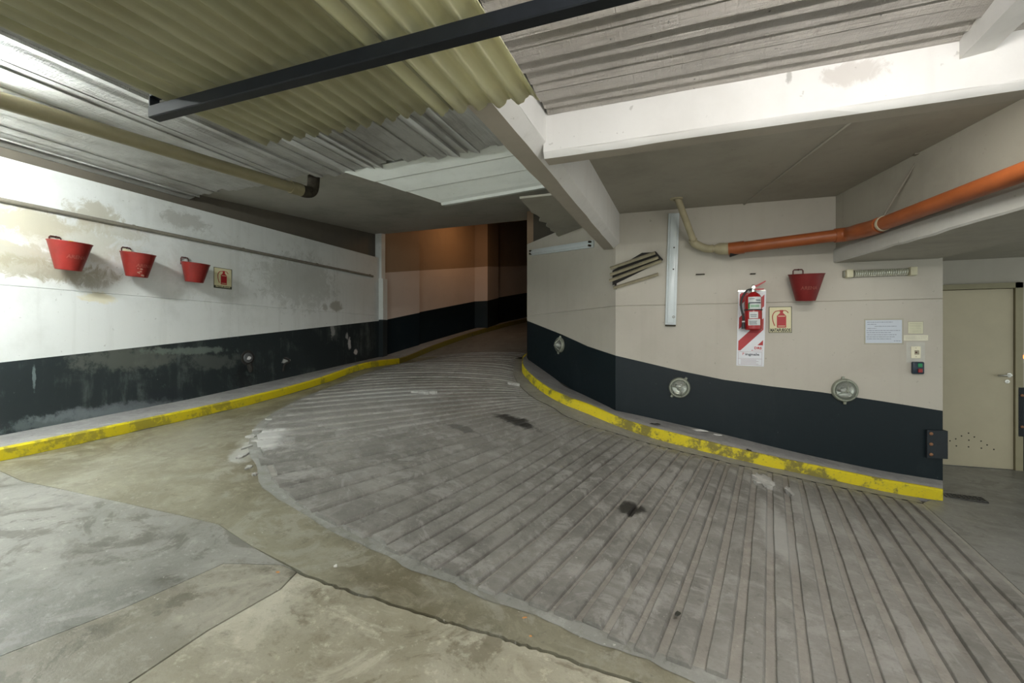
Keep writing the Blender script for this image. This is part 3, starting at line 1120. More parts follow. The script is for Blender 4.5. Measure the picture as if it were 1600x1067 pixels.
def beam(name, x0, x1, y0, y1, z0, z1, mats, axis, steps=(), under=None):
    """beam whose long edges are a little worn"""
    bm = BM()
    n = 44
    rows = []
    for q in range(n + 1):
        t = q / n
        e = lambda s=.004: random.uniform(-s, s)
        if axis == 'x':
            X = x0 + (x1 - x0) * t
            prof = ((X, y0, z1), (X, y0, z0 + .035 + e(.002)), (X, y0 + .004 + e(.003), z0 + .030 + e(.002)), (X, y0 + .022 + e(.004), z0 + e(.002)), (X, y1, z0), (X, y1, z1))
        else:
            Y = y0 + (y1 - y0) * t
            prof = ((x1, Y, z1), (x1, Y, z0 + .055 + e(.002)), (x1 - .004 + e(.002), Y, z0 + .05 + e(.002)), (x1 - .07 + e(.003), Y, z0 + e(.002)), (x0 + e(.003), Y, z0), (x0, Y, z1))
        rows.append([bm.verts.new(p) for p in prof])
    for a, b in zip(rows, rows[1:]):
        for j in range(5):
            bm.faces.new((a[j], b[j], b[j + 1], a[j + 1])).material_index = 1 if j == 3 and len(mats) > 1 else 0
    bm.faces.new(rows[0])
    bm.faces.new(list(reversed(rows[-1])))
    return tag(obj(name, bm, mats), kind='structure')


M['beam_under'] = painted_wall('brown_beam_underside', (.42, .38, .32), (.3, .27, .22), .5, (), .25)  # undersides coloured darker and browner than the beam sides
beam('beam_long', -.965, -.775, -3, 5.55, 1.085, 1.8, [M['beam_white'], M['beam_under']], 'y')
beam('beam_cross', -.79, 6, 2.56, 2.68, 1.05, 1.6, [M['beam_white'], M['beam_under']], 'x')
bm = BM()
p = rough_edge((1.075, 2.56, 1.21), (1.075, -1, 1.20), 24, .008, (1, 0, .6))
q = rough_edge((1.19, 2.56, 1.225), (1.19, -1, 1.22), 24, .012, (1, 0, 0))
vp = [bm.verts.new(v) for v in p]
vq = [bm.verts.new(v) for v in q]
vpt = [bm.verts.new((v.x, v.y, 1.34)) for v in p]
vqt = [bm.verts.new((v.x, v.y, 1.34)) for v in q]
for i in range(24):
    bm.faces.new((vp[i], vp[i + 1], vq[i + 1], vq[i]))
    bm.faces.new((vp[i], vpt[i], vpt[i + 1], vp[i + 1]))
    bm.faces.new((vq[i], vq[i + 1], vqt[i + 1], vqt[i]))
bm.faces.new((vp[0], vq[0], vqt[0], vpt[0]))
tag(obj('beam_small', bm, M['beam_white']), kind='structure')

# low bulkhead that comes forward from the right wall
bx = lambda y: 1.375 - .2746 * (y - 5.63)
bm = BM()
ys = np.linspace(2.66, 5.74, 24)
rows = []
for yy in ys:
    e = random.uniform(-.006, .006) if yy < 5 else 0
    x = bx(yy)
    rows.append([bm.verts.new(v) for v in ((x - .0, yy, 1.5), (x, yy, .955), (x - .022, yy, .93), (x - .022, yy, .815 + e), (x - .012 + abs(e), yy, .80 + e), (x + .86, yy, .80), (x + .86, yy, 1.5))])
for a, b in zip(rows, rows[1:]):
    for j in range(6):
        bm.faces.new((a[j], b[j], b[j + 1], a[j + 1])).material_index = 1 if j == 4 else (0 if j else 1)  # upper face takes the duller ceiling paint: its shade put into the colour
bm.faces.new(rows[0])
bm.faces.new(list(reversed(rows[-1])))
M['bulk_white'] = painted_wall('bulkhead_paint', (.50, .50, .47), (.38, .37, .33), .5, (), .3)
tag(obj('beam_low', bm, [M['bulk_white'], M['bay_ceiling']]), kind='structure')
bm = BM()
box(bm, 2.25, 6, 2.7, 7.3, .95, 1.2)
tag(obj('ceiling_door_side', bm, M['bay_ceiling']), kind='structure')
# the ceiling over the viewer's side runs on behind
bm = BM()
box(bm, -6, 6, -3.3, -2.95, 1.2, 1.9)
tag(obj('beam_rear', bm, M['beam_white']), kind='structure')

# ------------------------------------------------------------------ lamps of the hall outside the frame; the rear tube is only added fill
M['enamel'] = plain('white_enamel', (.68, .74, .76), .25, 0, .5, .05, 8)


def tube_lamp(loc, rz, strength, label, color=(.95, 1, .97)):
    m = bpy.data.materials.new('lit_tube')
    m.use_nodes = True
    b_ = m.node_tree.nodes['Principled BSDF']
    b_.inputs['Emission Color'].default_value = (*color, 1)
    b_.inputs['Emission Strength'].default_value = strength
    t = thing('tube_lamp', label, 'lamp', loc, rz)
    bm = BM()
    box(bm, -.02, .02, -.62, .62, .035, .075)
    obj('housing', bm, M['enamel'], t)
    bm = BM()
    tube(bm, [(0, -.6, 0), (0, .6, 0)], .016, 12)
    obj('tube', bm, m, t, smooth=True)
    for s in (-.61, .61):
        bm = BM()
        box(bm, -.018, .018, s - .012, s + .012, -.02, .035)
        obj('lamp_holder', bm, M['enamel'], t)


tube_lamp((-4.52, 1.0, 1.66), 0, TUBE_LEFT, 'lit fluorescent tube under the white soffit beyond the left edge of the view')
tube_lamp((.8, .7, 0.99), math.pi / 2, TUBE_FRONT, 'lit fluorescent tube under the ceiling right above the viewer', (1, .965, .93))
tube_lamp((-4.5, -.9, 1.68), 0, TUBE_FILL, 'added unseen fluorescent tube behind the viewer, filling in light on the left wall')

# ------------------------------------------------------------------ translucent corrugated sheets on a black bar
def sheet_plastic(name, c1, c2, c3, trans):
    k = NT(name)
    nz = k.noise(1.0, 5, .6, k.vec((16, 1.2, 4)))
    nb = k.noise(3.0, 5, .6)
    col = k.mix(k.ramp(nz, .35, .7), c1, c2)
    col = k.mix(k.math('MULTIPLY', k.ramp(nb, .5, .75), .5), col, c3)
    k.l(col, k.b.inputs['Base Color'])
    k.b.inputs['Roughness'].default_value = .36
    tr = k.n('ShaderNodeBsdfTranslucent')
    k.l(col, tr.inputs[0])
    ms = k.n('ShaderNodeMixShader')
    ms.inputs[0].default_value = trans
    k.l(k.b.outputs[0], ms.inputs[1])
    k.l(tr.outputs[0], ms.inputs[2])
    k.l(ms.outputs[0], k.t.nodes['Material Output'].inputs[0])
    return k.m


M['sheet'] = sheet_plastic('yellowed_translucent_sheet', (.46, .45, .30), (.57, .55, .385), (.38, .345, .20), .42)
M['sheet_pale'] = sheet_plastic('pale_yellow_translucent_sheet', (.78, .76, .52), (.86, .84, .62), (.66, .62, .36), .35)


def sheet(name, x0, x1, y0, y1, z, amp, pitch, label, mat):
    bm = BM()
    nx = int((x1 - x0) / pitch * 10)
    ny = 22
    rows = []
    for j in range(ny + 1):
        row = []
        for i in range(nx + 1):
            x = x0 + (x1 - x0) * i / nx
            y = y0 + (y1 - y0) * j / ny
            if j == ny:
                y += random.uniform(-.006, .006) + .012 * math.sin(x * 7)
            zz = z + amp * math.cos(2 * math.pi * x / pitch) + .004 * math.sin(y * 3 + x * 2)
            row.append(bm.verts.new((x, y, zz)))
        rows.append(row)
    for a, b in zip(rows, rows[1:]):
        for i in range(nx):
            bm.faces.new((a[i], a[i + 1], b[i + 1], b[i]))
    o = obj(name, bm, mat, smooth=True)
    md = o.modifiers.new('thickness', 'SOLIDIFY')
    md.thickness = .003
    return tag(o, label, 'roofing sheet')


SZ = 1.045
sheet('corrugated_sheet', -2.13, -.98, -1.3, 1.86, SZ + .004, .0150, .0795, 'wide greenish yellow corrugated plastic sheet resting on the black bar, left part', M['sheet'])
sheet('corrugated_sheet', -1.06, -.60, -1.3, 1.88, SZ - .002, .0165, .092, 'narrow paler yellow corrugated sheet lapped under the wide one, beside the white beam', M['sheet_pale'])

M['black_steel'] = plain('black_painted_steel', (.014, .017, .022), .5, 0.0, .3, .2, 20)
t = thing('steel_bar', 'black square steel bar hung under the corrugated sheets', 'bar', (-2.175, 1.335, .985))
bm = BM()
box(bm, 0, 4.2, -.025, .025, -.026, .026)
bevel(bm, .004, 1)
obj('bar', bm, M['black_steel'], t)
bm = BM()
box(bm, 0, .006, -.02, .02, .02, .075)
box(bm, 0, .05, -.02, .02, .068, .075)
obj('hanger', bm, M['black_steel'], t)
for xx in (3.4,):
    bm = BM()
    box(bm, xx, xx + .04, -.02, .02, .02, .33)
    obj('hanger', bm, M['black_steel'], t)

# ------------------------------------------------------------------ pipes
M['brown_pipe'] = plain('tan_painted_pipe', (.26, .225, .13), .38, 0, .5, .15, 6)
M['rust'] = plain('dark_corroded_iron', (.06, .05, .035), .8, .2, .3, .5, 20, .5)
t = thing('drain_pipe', 'tan painted drain pipe slung under the white soffit at the left', 'pipe')
pa, pb = Vector((-4.33, 1.3, 1.592)), Vector((-3.93, 3.86, 1.63))
d = (pb - pa).normalized()
bm = BM()
tube(bm, [pa - d * 3.2, pb], .056, 20)
obj('pipe', bm, M['brown_pipe'], t, smooth=True)
bm = BM()
tube(bm, [pb - d * .10, pb + d * .03], .066, 20)
obj('collar', bm, M['brown_pipe'], t, smooth=True)
bm = BM()
tube(bm, smooth_path([pb, pb + d * .10, pb + d * .17 + Vector((0, 0, .05)), pb + d * .19 + Vector((0, 0, .24))], 5), .064, 16)
obj('elbow', bm, M['rust'], t, smooth=True)

M['conduit'] = plain('grey_brown_conduit', (.24, .22, .18), .6, 0, .4, .2, 12)
t = thing('conduit', 'grey brown conduit running the length of the left wall above the buckets', 'conduit')
bm = BM()
tube(bm, [(WL + .021, -2.9, 1.265), (WL + .021, 7.45, 1.255)], .021, 10)
obj('pipe', bm, M['conduit'], t, smooth=True)
for yy in np.arange(.6, 7.4, 1.35):
    bm = BM()
    tube(bm, [(WL + .021, yy, 1.263), (WL + .021, yy + .02, 1.263)], .0225, 10)
    obj('clip', bm, M['conduit'], t)

M['orange_pvc'] = plain('orange_brown_pvc', (.36, .095, .025), .42, 0, .5, .18, 7)
M['cream_pvc'] = plain('cream_pvc', (.42, .37, .24), .5, 0, .5, .15, 10)
q0, q1, q2, q3 = at_t(1140, 389, 4.93), at_t(1318, 366.5, 4.46), at_t(1365, 355, 4.06), at_t(1600, 268, 2.70)
d3 = (q3 - q2).normalized()
qe = q3 + d3 * 1.0
t = thing('soil_pipe', 'thick orange brown plastic pipe bending along the right wall and bulkhead', 'pipe')
bm = BM()
tube(bm, [q0, q1], .058, 20)
obj('pipe', bm, M['orange_pvc'], t, smooth=True)
bm = BM()
d1 = (q1 - q0).normalized()
tube(bm, smooth_path([q1 - d1 * .07, q1 + d1 * .04, (q1 + q2) / 2 + Vector((0.0, 0, -.003)), q2 - d3 * .02, q2 + d3 * .09], 5), .067, 20)
obj('elbow', bm, M['orange_pvc'], t, smooth=True)
bm = BM()
tube(bm, [q2, qe], .058, 20)
obj('pipe', bm, M['orange_pvc'], t, smooth=True)
bm = BM()
tube(bm, [q0 - d1 * .01, q0 + d1 * .14], .066, 20)
obj('socket', bm, M['orange_pvc'], t, smooth=True)
bm = BM()
tube(bm, [q0 + Vector((.0, -.01, -.055)), q0 + Vector((.09, -.005, -.05))], [.034, .012], 10)
tag(obj('tar_seal', bm, plain('black_tar', (.01, .01, .01), .8), t), 'black tar blob under the joint')
# clamp and hanger rod
rc_t = thing('pipe_hanger', 'pale strap and thin rod holding the orange pipe to the ceiling', 'hanger')
ts = ((at_t(1424, 333, 3.9) - q2).dot(d3))
pc = q2 + d3 * ts
bm = BM()
tube(bm, [pc - d3 * .012, pc + d3 * .012], .064, 20)
obj('strap', bm, plain('pale_strap', (.55, .5, .36), .5), rc_t, smooth=True)
bm = BM()
tp = at_z(1440, 240, 1.475)
tube(bm, [pc + Vector((.0, 0, .06)), tp], .009, 8)
box(bm, tp.x - .05, tp.x + .08, tp.y - .02, tp.y + .02, 1.468, 1.479)
obj('rod', bm, M['conduit'], rc_t)

t = thing('waste_pipe', 'cream plastic pipe dropping from the ceiling to the orange pipe', 'pipe')
c0, c1 = at_t(1057, 306, 4.98), at_t(1085, 380, 5.08)
c2, c3 = at_t(1102, 388, 5.05), q0
c0 = at_z(1057, 310, 1.48)
bm = BM()
tube(bm, [c0 + Vector((0, 0, .03)), c1], .034, 16)
obj('pipe', bm, M['cream_pvc'], t, smooth=True)
bm = BM()
tube(bm, smooth_path([c1 + (c0 - c1).normalized() * .05, c1, c2, c2 + (c3 - c2).normalized() * .08], 5), .043, 16)
obj('elbow', bm, M['cream_pvc'], t, smooth=True)
bm = BM()
tube(bm, [c2, c3], .036, 16)
obj('pipe', bm, M['cream_pvc'], t, smooth=True)
bm = BM()
dd = (c3 - c2).normalized()
tube(bm, [c3 - dd * .14, c3 - dd * .10, c3 - dd * .03, c3 + dd * .02], [.045, .062, .064, .058], 16)
obj('reducer', bm, M['cream_pvc'], t, smooth=True)
bm = BM()
lathe(bm, [(.0, 1.478), (.065, 1.478), (.06, 1.468), (.036, 1.466)], 16)
bmesh.ops.translate(bm, verts=bm.verts, vec=(c0.x, c0.y, 0))
obj('flange', bm, M['cream_pvc'], t, smooth=True)

# ------------------------------------------------------------------ things on the right wall
RA = math.atan(.059)


def rw(px, py):
    """point on the right wall's face"""
    r = ray(px, py)
    t_ = (5.68 - .059 * 2.26) / (r.y - .059 * r.x)
    return r * t_


def dw(px, py):
    """point on the slanting return"""
    r = ray(px, py)
    e = D1 - D0
    # D0 + s*e = t*(r.x, r.y)
    det = e.x * (-r.y) - e.y * (-r.x)
    s = ((-D0.x) * (-r.y) - (-D0.y) * (-r.x)) / det
    p = D0 + e * s
    t_ = p.x / r.x if abs(r.x) > abs(r.y) else p.y / r.y
    return r * t_


DA = math.atan2(D0.y - D1.y, D0.x - D1.x)
PXR = lambda x0, x1, y: (rw(x1, y) - rw(x0, y)).length
PYR = lambda y0, y1, x: abs(rw(x, y0).z - rw(x, y1).z)

# fire buckets
M['red'] = plain('red_bucket_enamel', (.26, .018, .013), .42, 0, .5, .22, 9, .12)
M['red_dark'] = plain('deep_red_enamel', (.17, .011, .010), .5, 0, .4, .22, 9, .1)
M['faded'] = plain('faded_pink_lettering', (.42, .13, .10), .7)
M['wire'] = plain('dark_red_iron_strap', (.09, .02, .018), .5, .3)
M['sand'] = plain('grey_sand', (.33, .31, .25), .95, 0, .2, .3, 60, .6)


def bucket(loc, rz, label, mat, txt=True, R=.155, r=.088, H=.265, hang=.055, strap_x=-.03, chip=None):
    t = thing('fire_bucket', label, 'bucket', loc, rz, 'red fire buckets hung on the walls')
    tilt = Matrix.Rotation(math.radians(6), 4, 'X') @ Matrix.Identity(4)
    off = Vector((0, -R - .008, 0))

    def put(bm):
        bmesh.ops.transform(bm, matrix=Matrix.Translation(off) @ tilt, verts=bm.verts)
        return bm
    bm = BM()
    lathe(bm, [(0, -H + .006), (r - .006, -H + .006), (r, -H), (r + .002, -H + .004), (R, 0), (R - .004, 0), (r - .003, -H + .012), (0, -H + .012)], 32)
    obj('body', put(bm), mat, t, smooth=True)
    bm = BM()
    n = 32
    ring = [(math.cos(2 * math.pi * i / n) * R, math.sin(2 * math.pi * i / n) * R, 0) for i in range(n + 1)]
    tube(bm, ring, .0045, 8, caps=False)
    obj('rim', put(bm), mat, t, smooth=True)
    bm = BM()
    lathe(bm, [(0, -.07), (R - .022, -.075)], 24)
    obj('sand', put(bm), M['sand'], t, smooth=True)
    # strap handle that stands up at the back and the hook it hangs on
    bm = BM()
    hang += .022
    w = .045
    tube(bm, [(strap_x - w, -.012, -.01), (strap_x - w, -.012, hang * .8), (strap_x - w * .8, -.012, hang), (strap_x + w * .8, -.012, hang), (strap_x + w, -.012, hang * .8), (strap_x + w, -.012, -.01)], .006, 6)
    obj('handle', bm, M['wire'], t, smooth=True)
    bm = BM()
    tube(bm, [(strap_x, 0.01, hang + .01), (strap_x, -.02, hang - .01), (strap_x, -.03, hang + .005)], .004, 6)
    obj('hook', bm, M['wire'], t, smooth=True)
    if txt:
        me = text_mesh('ARENA', .046, .0003, bold=.0012)
        for v in me.vertices:
            h = -H * .52 + v.co.y
            rr = r + (R - r) * (h + H) / H + .0012
            a = v.co.x / rr - math.pi / 2
            p = tilt @ Vector((math.cos(a) * rr, math.sin(a) * rr, h))
            v.co = p + off
        me.materials.clear()
        me.materials.append(M['faded'])
        link('lettering', me, t)
    if chip:
        bm = BM()
        for ii in range(7):
            a = -math.pi / 2 + random.uniform(-.5, .2)
            h = -H + random.uniform(.012, .09)
            rr = r + (R - r) * (h + H) / H + .0008
            c = Vector((math.cos(a) * rr, math.sin(a) * rr, h))
            tx = Vector((-math.sin(a), math.cos(a), 0))
            tz = Vector((math.cos(a) * .25, math.sin(a) * .25, 1)).normalized()
            s = random.uniform(.008, .02)
            vs = [bm.verts.new(c + (tx * math.cos(q * 1.05) + tz * math.sin(q * 1.05) * .7) * s * random.uniform(.7, 1.1)) for q in range(6)]
            bm.faces.new(vs)
        tag(obj('bare_patch', put(bm), plain('scraped_metal', (.38, .22, .17), .6), t), 'scraped bare patch low on the bucket')
    return t


b1 = wl(93, 381)
bucket((WL, b1.y, b1.z), math.pi / 2, 'red fire bucket farthest from the small sign, in front of the peeling damp stains', M['red'], True, .165, .095, .265, .04, -.04)
b2 = wl(201, 398)
bucket((WL, b2.y, b2.z), math.pi / 2, 'middle red bucket of the row, scraped bare low on its front', M['red'], True, .155, .095, .25, .05, -.03, True)
b3 = wl(292, 413)
bucket((WL, b3.y, b3.z), math.pi / 2, 'smaller red bucket hanging right beside the small sign on the left wall', M['red'], False, .148, .092, .225, .055, -.035)
p = rw(1252.5, 432)
bucket(p, RA, 'dark red bucket alone on the right wall beside the ribbed light', M['red_dark'], True, .158, .086, .265, .05, -.035)
# pale card and yellow slip stuck in two of the buckets
M['card'] = plain('cream_card', (.75, .72, .52), .7)
bm = BM()
box(bm, -.04, .04, -.002, 0, -.06, .05)
o = tag(obj('card_slip', bm, M['card']), 'cream card tucked into the middle bucket of the left row', 'card')
o.location = (WL + .05, b2.y - .05, b2.z)
o.rotation_euler = (0, math.radians(8), math.pi / 2)
bm = BM()
box(bm, -.018, .018, -.002, 0, -.05, .022)
o = tag(obj('paper_tag', bm, plain('bright_yellow_paper', (.75, .72, .02), .6)), 'bright yellow slip poking out of the bucket by the damp stains', 'paper')
o.location = (WL + .22, b1.y - .015, b1.z - .012)
o.rotation_euler = (0, 0, math.pi / 2)

# extinguisher signs (cream plates with a red pictogram)
M['sign_cream'] = plain('cream_sign_plastic', (.68, .64, .40), .4, 0, .5, .05)
M['sign_edge'] = plain('dark_green_sign_print', (.045, .05, .035), .5)
M['sign_red'] = plain('red_sign_print', (.42, .018, .022), .45, 0, .5, .06)


def ext_sign(loc, rz, w, h, label, dark_text=True):
    t = thing('extinguisher_sign', label, 'sign', loc, rz)
    bm = BM()
    plate(bm, w, h, .004)
    bevel(bm, .0015, 1)
    root = t
    t = obj('plate', bm, M['sign_cream'], t)
    bm = BM()
    e = .006
    for (x0, x1, z0, z1) in ((-w / 2, w / 2, h / 2 - e, h / 2), (-w / 2, w / 2, -h / 2, -h / 2 + e), (-w / 2, -w / 2 + e, -h / 2 + e, h / 2 - e), (w / 2 - e, w / 2, -h / 2 + e, h / 2 - e)):
        box(bm, x0, x1, -.0052, -.0035, z0, z1)
    obj('border', bm, M['sign_edge'], t)
    # pictogram: cylinder, neck, lever, hose
    bm = BM()
    s = h / .24
    prof = [(-.038, -.072), (.038, -.072), (.038, .035), (.012, .062), (.012, .072), (.014, .074), (.014, .088), (-.014, .088), (-.014, .074), (-.012, .072), (-.012, .062), (-.038, .035)]
    vs = [bm.verts.new((x * s + .01 * s, -.0056, z * s)) for x, z in prof]
    bm.faces.new(vs)
    tube(bm, [(x * s + .01 * s, -.0050, z * s) for x, z in smooth_path2([(.01, .082), (.035, .082), (.055, .062)])], .003 * s, 6)
    tube(bm, [(x * s + .01 * s, -.0050, z * s) for x, z in smooth_path2([(-.01, .082), (-.05, .075), (-.072, .04), (-.07, -.01), (-.055, -.055)])], .0036 * s, 6)
    obj('pictogram', bm, M['sign_red'], t)
    bm = BM()
    for z in (.032, -.058):
        bm = BM()
        box(bm, (-.028 + .01) * s, (.03 + .01) * s, -.0062, -.0056, (z - .003) * s, (z + .003) * s)
        obj('highlight', bm, M['sign_cream'], t)
    if dark_text:
        lettering('MATAFUEGOS', .04 * s, M['sign_edge'], t, 0, -.0048, -h / 2 + .023 * s, w * .88, bold=.0022)
    else:
        bm = BM()
        box(bm, -w / 2 + e, w / 2 - e, -.0054, -.004, -h / 2 + e, -h / 2 + .032 * s)
        obj('caption_bar', bm, M['sign_edge'], t)
        lettering('MATAFUEGOS', .022 * s, M['sign_cream'], t, 0, -.006, -h / 2 + .02 * s, w * .8, bold=.0008)
    return root


def smooth_path2(pts):
    return [(p.x, p.y) for p in smooth_path([Vector((x, z, 0)) for x, z in pts], 6)]


p = rw(1219, 499.5)
ext_sign(p, RA, PXR(1201, 1237, 500), PYR(479, 520, 1219), 'cream extinguisher sign with black caption on the right wall beside the extinguisher')
p = wl(348, 435)
ext_sign(p, math.pi / 2, (wl(362, 435) - wl(334, 435)).length, abs(wl(348, 419).z - wl(348, 451).z), 'small cream extinguisher sign with dark caption bar on the left wall', False)

# extinguisher backing board
M['board_white'] = plain('white_plastic_board', (.72, .74, .78), .3, 0, .5, .04)
M['ink'] = plain('dark_print_ink', (.03, .035, .06), .5)
M['ink_red'] = plain('red_print_ink', (.5, .05, .05), .5)
c = rw(1173.5, 512.5)
bw, bh = .268, PYR(453, 572, 1174)
t = thing('extinguisher_board', 'tall white board with diagonal red stripes behind the extinguisher', 'sign board', c, RA)
t.rotation_euler = (0, math.radians(1.6), RA)
bm = BM()
plate(bm, bw, bh, .005)
bevel(bm, .002, 1)
obj('plate', bm, M['board_white'], t)
# diagonal stripes clipped to the upper panel
zt, zb_ = bh / 2 - .03, -bh / 2 + .165
x0, x1 = -bw / 2 + .014, bw / 2 - .016


def clip_stripe(c0, width):
    """polygon of  c0 <= z - x*1.05 <= c0+width  inside the panel"""
    poly = [Vector((x0, zb_)), Vector((x1, zb_)), Vector((x1, zt)), Vector((x0, zt))]
    for s, lim in ((1, c0), (-1, -(c0 + width))):
        out = []
        for i in range(len(poly)):
            a, b = poly[i], poly[(i + 1) % len(poly)]
            fa, fb = s * (a.y - a.x * 1.05) - lim, s * (b.y - b.x * 1.05) - lim
            if fa >= 0:
                out.append(a)
            if fa * fb < 0:
                out.append(a.lerp(b, fa / (fa - fb)))
        poly = out
        if not poly:
            return None
    return poly


for c0 in (-.375, -.14, .11, .36):
    pl = clip_stripe(c0, .125)
    if pl and len(pl) > 2:
        bm = BM()
        prism(bm, [(q.x, -.005, q.y) for q in pl], (0, -.0008, 0))
        obj('stripe', bm, M['sign_red'], t)
bm = BM()
plate(bm, .098, .058, .0012, bw / 2 - .066, -bh / 2 + .196, -.0056)
obj('label_patch', bm, M['board_white'], t)
lettering('DRS', .036, M['ink_red'], t, bw / 2 - .062, -.0072, -bh / 2 + .194, .07, bold=.0015)
lettering('P', .04, M['ink_red'], t, -.068, -.0056, -bh / 2 + .128)
lettering('ingnale', .037, M['ink'], t, .018, -.0056, -bh / 2 + .126, .135, bold=.0008)
bm = BM()
for (a0, a1, z0, z1) in ((-.117, .113, .150, .1525), (-.117, .113, .012, .0145), (-.117, -.1145, .012, .15), (.1105, .113, .012, .15), (-.117, .113, .078, .081)):
    box(bm, a0, a1, -.0058, -.005, -bh / 2 + z0, -bh / 2 + z1)
for r_ in range(4):
    box(bm, -.09, .08 - .02 * (r_ % 2), -.0056, -.005, -bh / 2 + .022 + r_ * .014, -bh / 2 + .026 + r_ * .014)
obj('small_print', bm, plain('faint_print_ink', (.4, .3, .32), .5), t)

# fire extinguisher
M['ext_red'] = plain('glossy_red_paint', (.36, .012, .014), .22, 0, .5, .08, 6, .02)
M['chrome'] = plain('chromed_brass', (.55, .54, .5), .22, .9, .5, .1)
M['rubber'] = plain('black_rubber', (.012, .013, .015), .5)
M['label_paper'] = plain('white_label_paper', (.6, .63, .63), .5, 0, .5, .05)
c = rw(1174, 516)
t = thing('fire_extinguisher', 'red fire extinguisher with white labels hung on the striped board', 'extinguisher', c, RA)
Rb = .083
off = (0.0, -Rb - .022, 0)
Hc = PYR(459, 516, 1174)


def mv(bm, o=off):
    bmesh.ops.translate(bm, verts=bm.verts, vec=o)
    return bm


bm = BM()
lathe(bm, [(0, .004), (Rb - .012, 0), (Rb, .012), (Rb, Hc - .085), (Rb * .95, Hc - .05), (Rb * .72, Hc - .018), (.035, Hc), (.026, Hc + .008), (0, Hc + .008)], 32)
obj('body', mv(bm), M['ext_red'], t, smooth=True)
bm = BM()
lathe(bm, [(0, Hc), (.026, Hc), (.026, Hc + .03), (.018, Hc + .034), (.02, Hc + .065), (.012, Hc + .085), (0, Hc + .085)], 20)
obj('valve', mv(bm), M['chrome'], t, smooth=True)
bm = BM()
prism(bm, [(-.012, -.012, Hc + .045), (.035, -.012, Hc + .06), (.115, -.012, Hc + .112), (.115, -.012, Hc + .124), (.03, -.012, Hc + .082), (-.012, -.012, Hc + .075)], (0, .024, 0))
obj('lever', mv(bm), M['ext_red'], t)
bm = BM()
prism(bm, [(.0, -.011, Hc + .022), (.10, -.011, Hc + .03), (.10, -.011, Hc + .04), (.0, -.011, Hc + .045)], (0, .022, 0))
obj('carry_grip', mv(bm), M['ext_red'], t)
bm = BM()
lathe(bm, [(0, 0), (.018, 0), (.018, .012), (0, .012)], 14, 'y')
bmesh.ops.translate(bm, verts=bm.verts, vec=(-.002, -.024, Hc + .055))
obj('gauge', mv(bm), M['chrome'], t, smooth=True)
bm = BM()
hp = smooth_path([(-.02, -.01, Hc + .035), (-.065, -.02, Hc + .02), (-.11, -.02, Hc - .06), (-.118, -.02, Hc - .15), (-.10, -.03, Hc - .25), (-.098, -.03, .08)], 6)
tube(bm, hp, .011, 10)
obj('hose', mv(bm), M['rubber'], t, smooth=True)
bm = BM()
tube(bm, [(-.098, -.03, .085), (-.098, -.03, .07), (-.098, -.03, .015)], [.012, .015, .018], 10)
obj('nozzle', mv(bm), M['rubber'], t, smooth=True)
bm = BM()
tube(bm, [(-.098, -.03, .082), (-.098, -.03, .095)], .015, 10)
tag(obj('nozzle_ring', mv(bm), M['label_paper'], t), 'white ring on the hose nozzle')
bm = BM()
lathe(bm, [(Rb + .002, Hc * .52), (Rb + .004, Hc * .52), (Rb + .004, Hc * .52 + .012), (Rb + .002, Hc * .52 + .012)], 32)
obj('strap', mv(bm), M['rubber'], t, smooth=True)


def wrap(name, z0, z1, a0, a1, mat, lift=.0012, parent=None):
    bm = BM()
    n = 10
    rows = []
    for i in range(n + 1):
        a = -math.pi / 2 + a0 + (a1 - a0) * i / n
        rows.append([bm.verts.new((math.cos(a) * (Rb + lift), math.sin(a) * (Rb + lift), z)) for z in (z0, z1)])
    for r0, r1 in zip(rows, rows[1:]):
        bm.faces.new((r0[0], r1[0], r1[1], r0[1]))
    return obj(name, mv(bm), mat, parent or t, smooth=True)


def zf(py):
    return rw(1174, py).z - c.z


wrap('label', zf(475.5), zf(466), -.75, .85, M['label_paper'])
wrap('label', zf(484.5), zf(475.7), -.75, .85, M['label_paper'])
wrap('label_bar', zf(475.9), zf(474.2), -.72, .78, M['ink'], .0018)
wrap('label_stripe', zf(484), zf(475.8), -.75, -.55, plain('green_print', (.03, .25, .08), .5), .0018)
wrap('label_text', zf(482), zf(478), -.45, .55, plain('pale_green_print', (.28, .45, .32), .5), .0018)
wrap('label', zf(498.5), zf(488.5), -.62, .40, M['label_paper'])
wrap('label', zf(509), zf(499.5), -.75, .70, M['label_paper'])
for z0, a0, a1 in ((469, -.6, 0), (470.5, .1, .7), (472, .15, .7), (493, -.5, .25), (495.5, -.45, .2), (503, -.6, .25), (505, -.6, .2), (507, -.6, .25)):
    wrap('label_text', zf(z0 + .5), zf(z0 - .5), a0, a1, plain('grey_print', (.12, .14, .16), .5) if z0 == 469 else bpy.data.materials['grey_print'], .0018)
bm = BM()
plate(bm, bw * .98, .016, .012, 0, PYR(516, 454.5, 1174), .0)
tag(obj('wall_bracket', bm, M['chrome'], t), 'shiny bracket strip behind the valve')

# wall lights in round cages
M['cage'] = plain('grey_green_cast_metal', (.30, .32, .26), .5, .3, .5, .15, 30)
k = NT('thick_clear_glass')
k.b.inputs['Base Color'].default_value = (.85, .9, .86, 1)
k.b.inputs['Roughness'].default_value = .06
k.b.inputs['Transmission Weight'].default_value = .9
k.b.inputs['IOR'].default_value = 1.45
M['glass'] = k.m


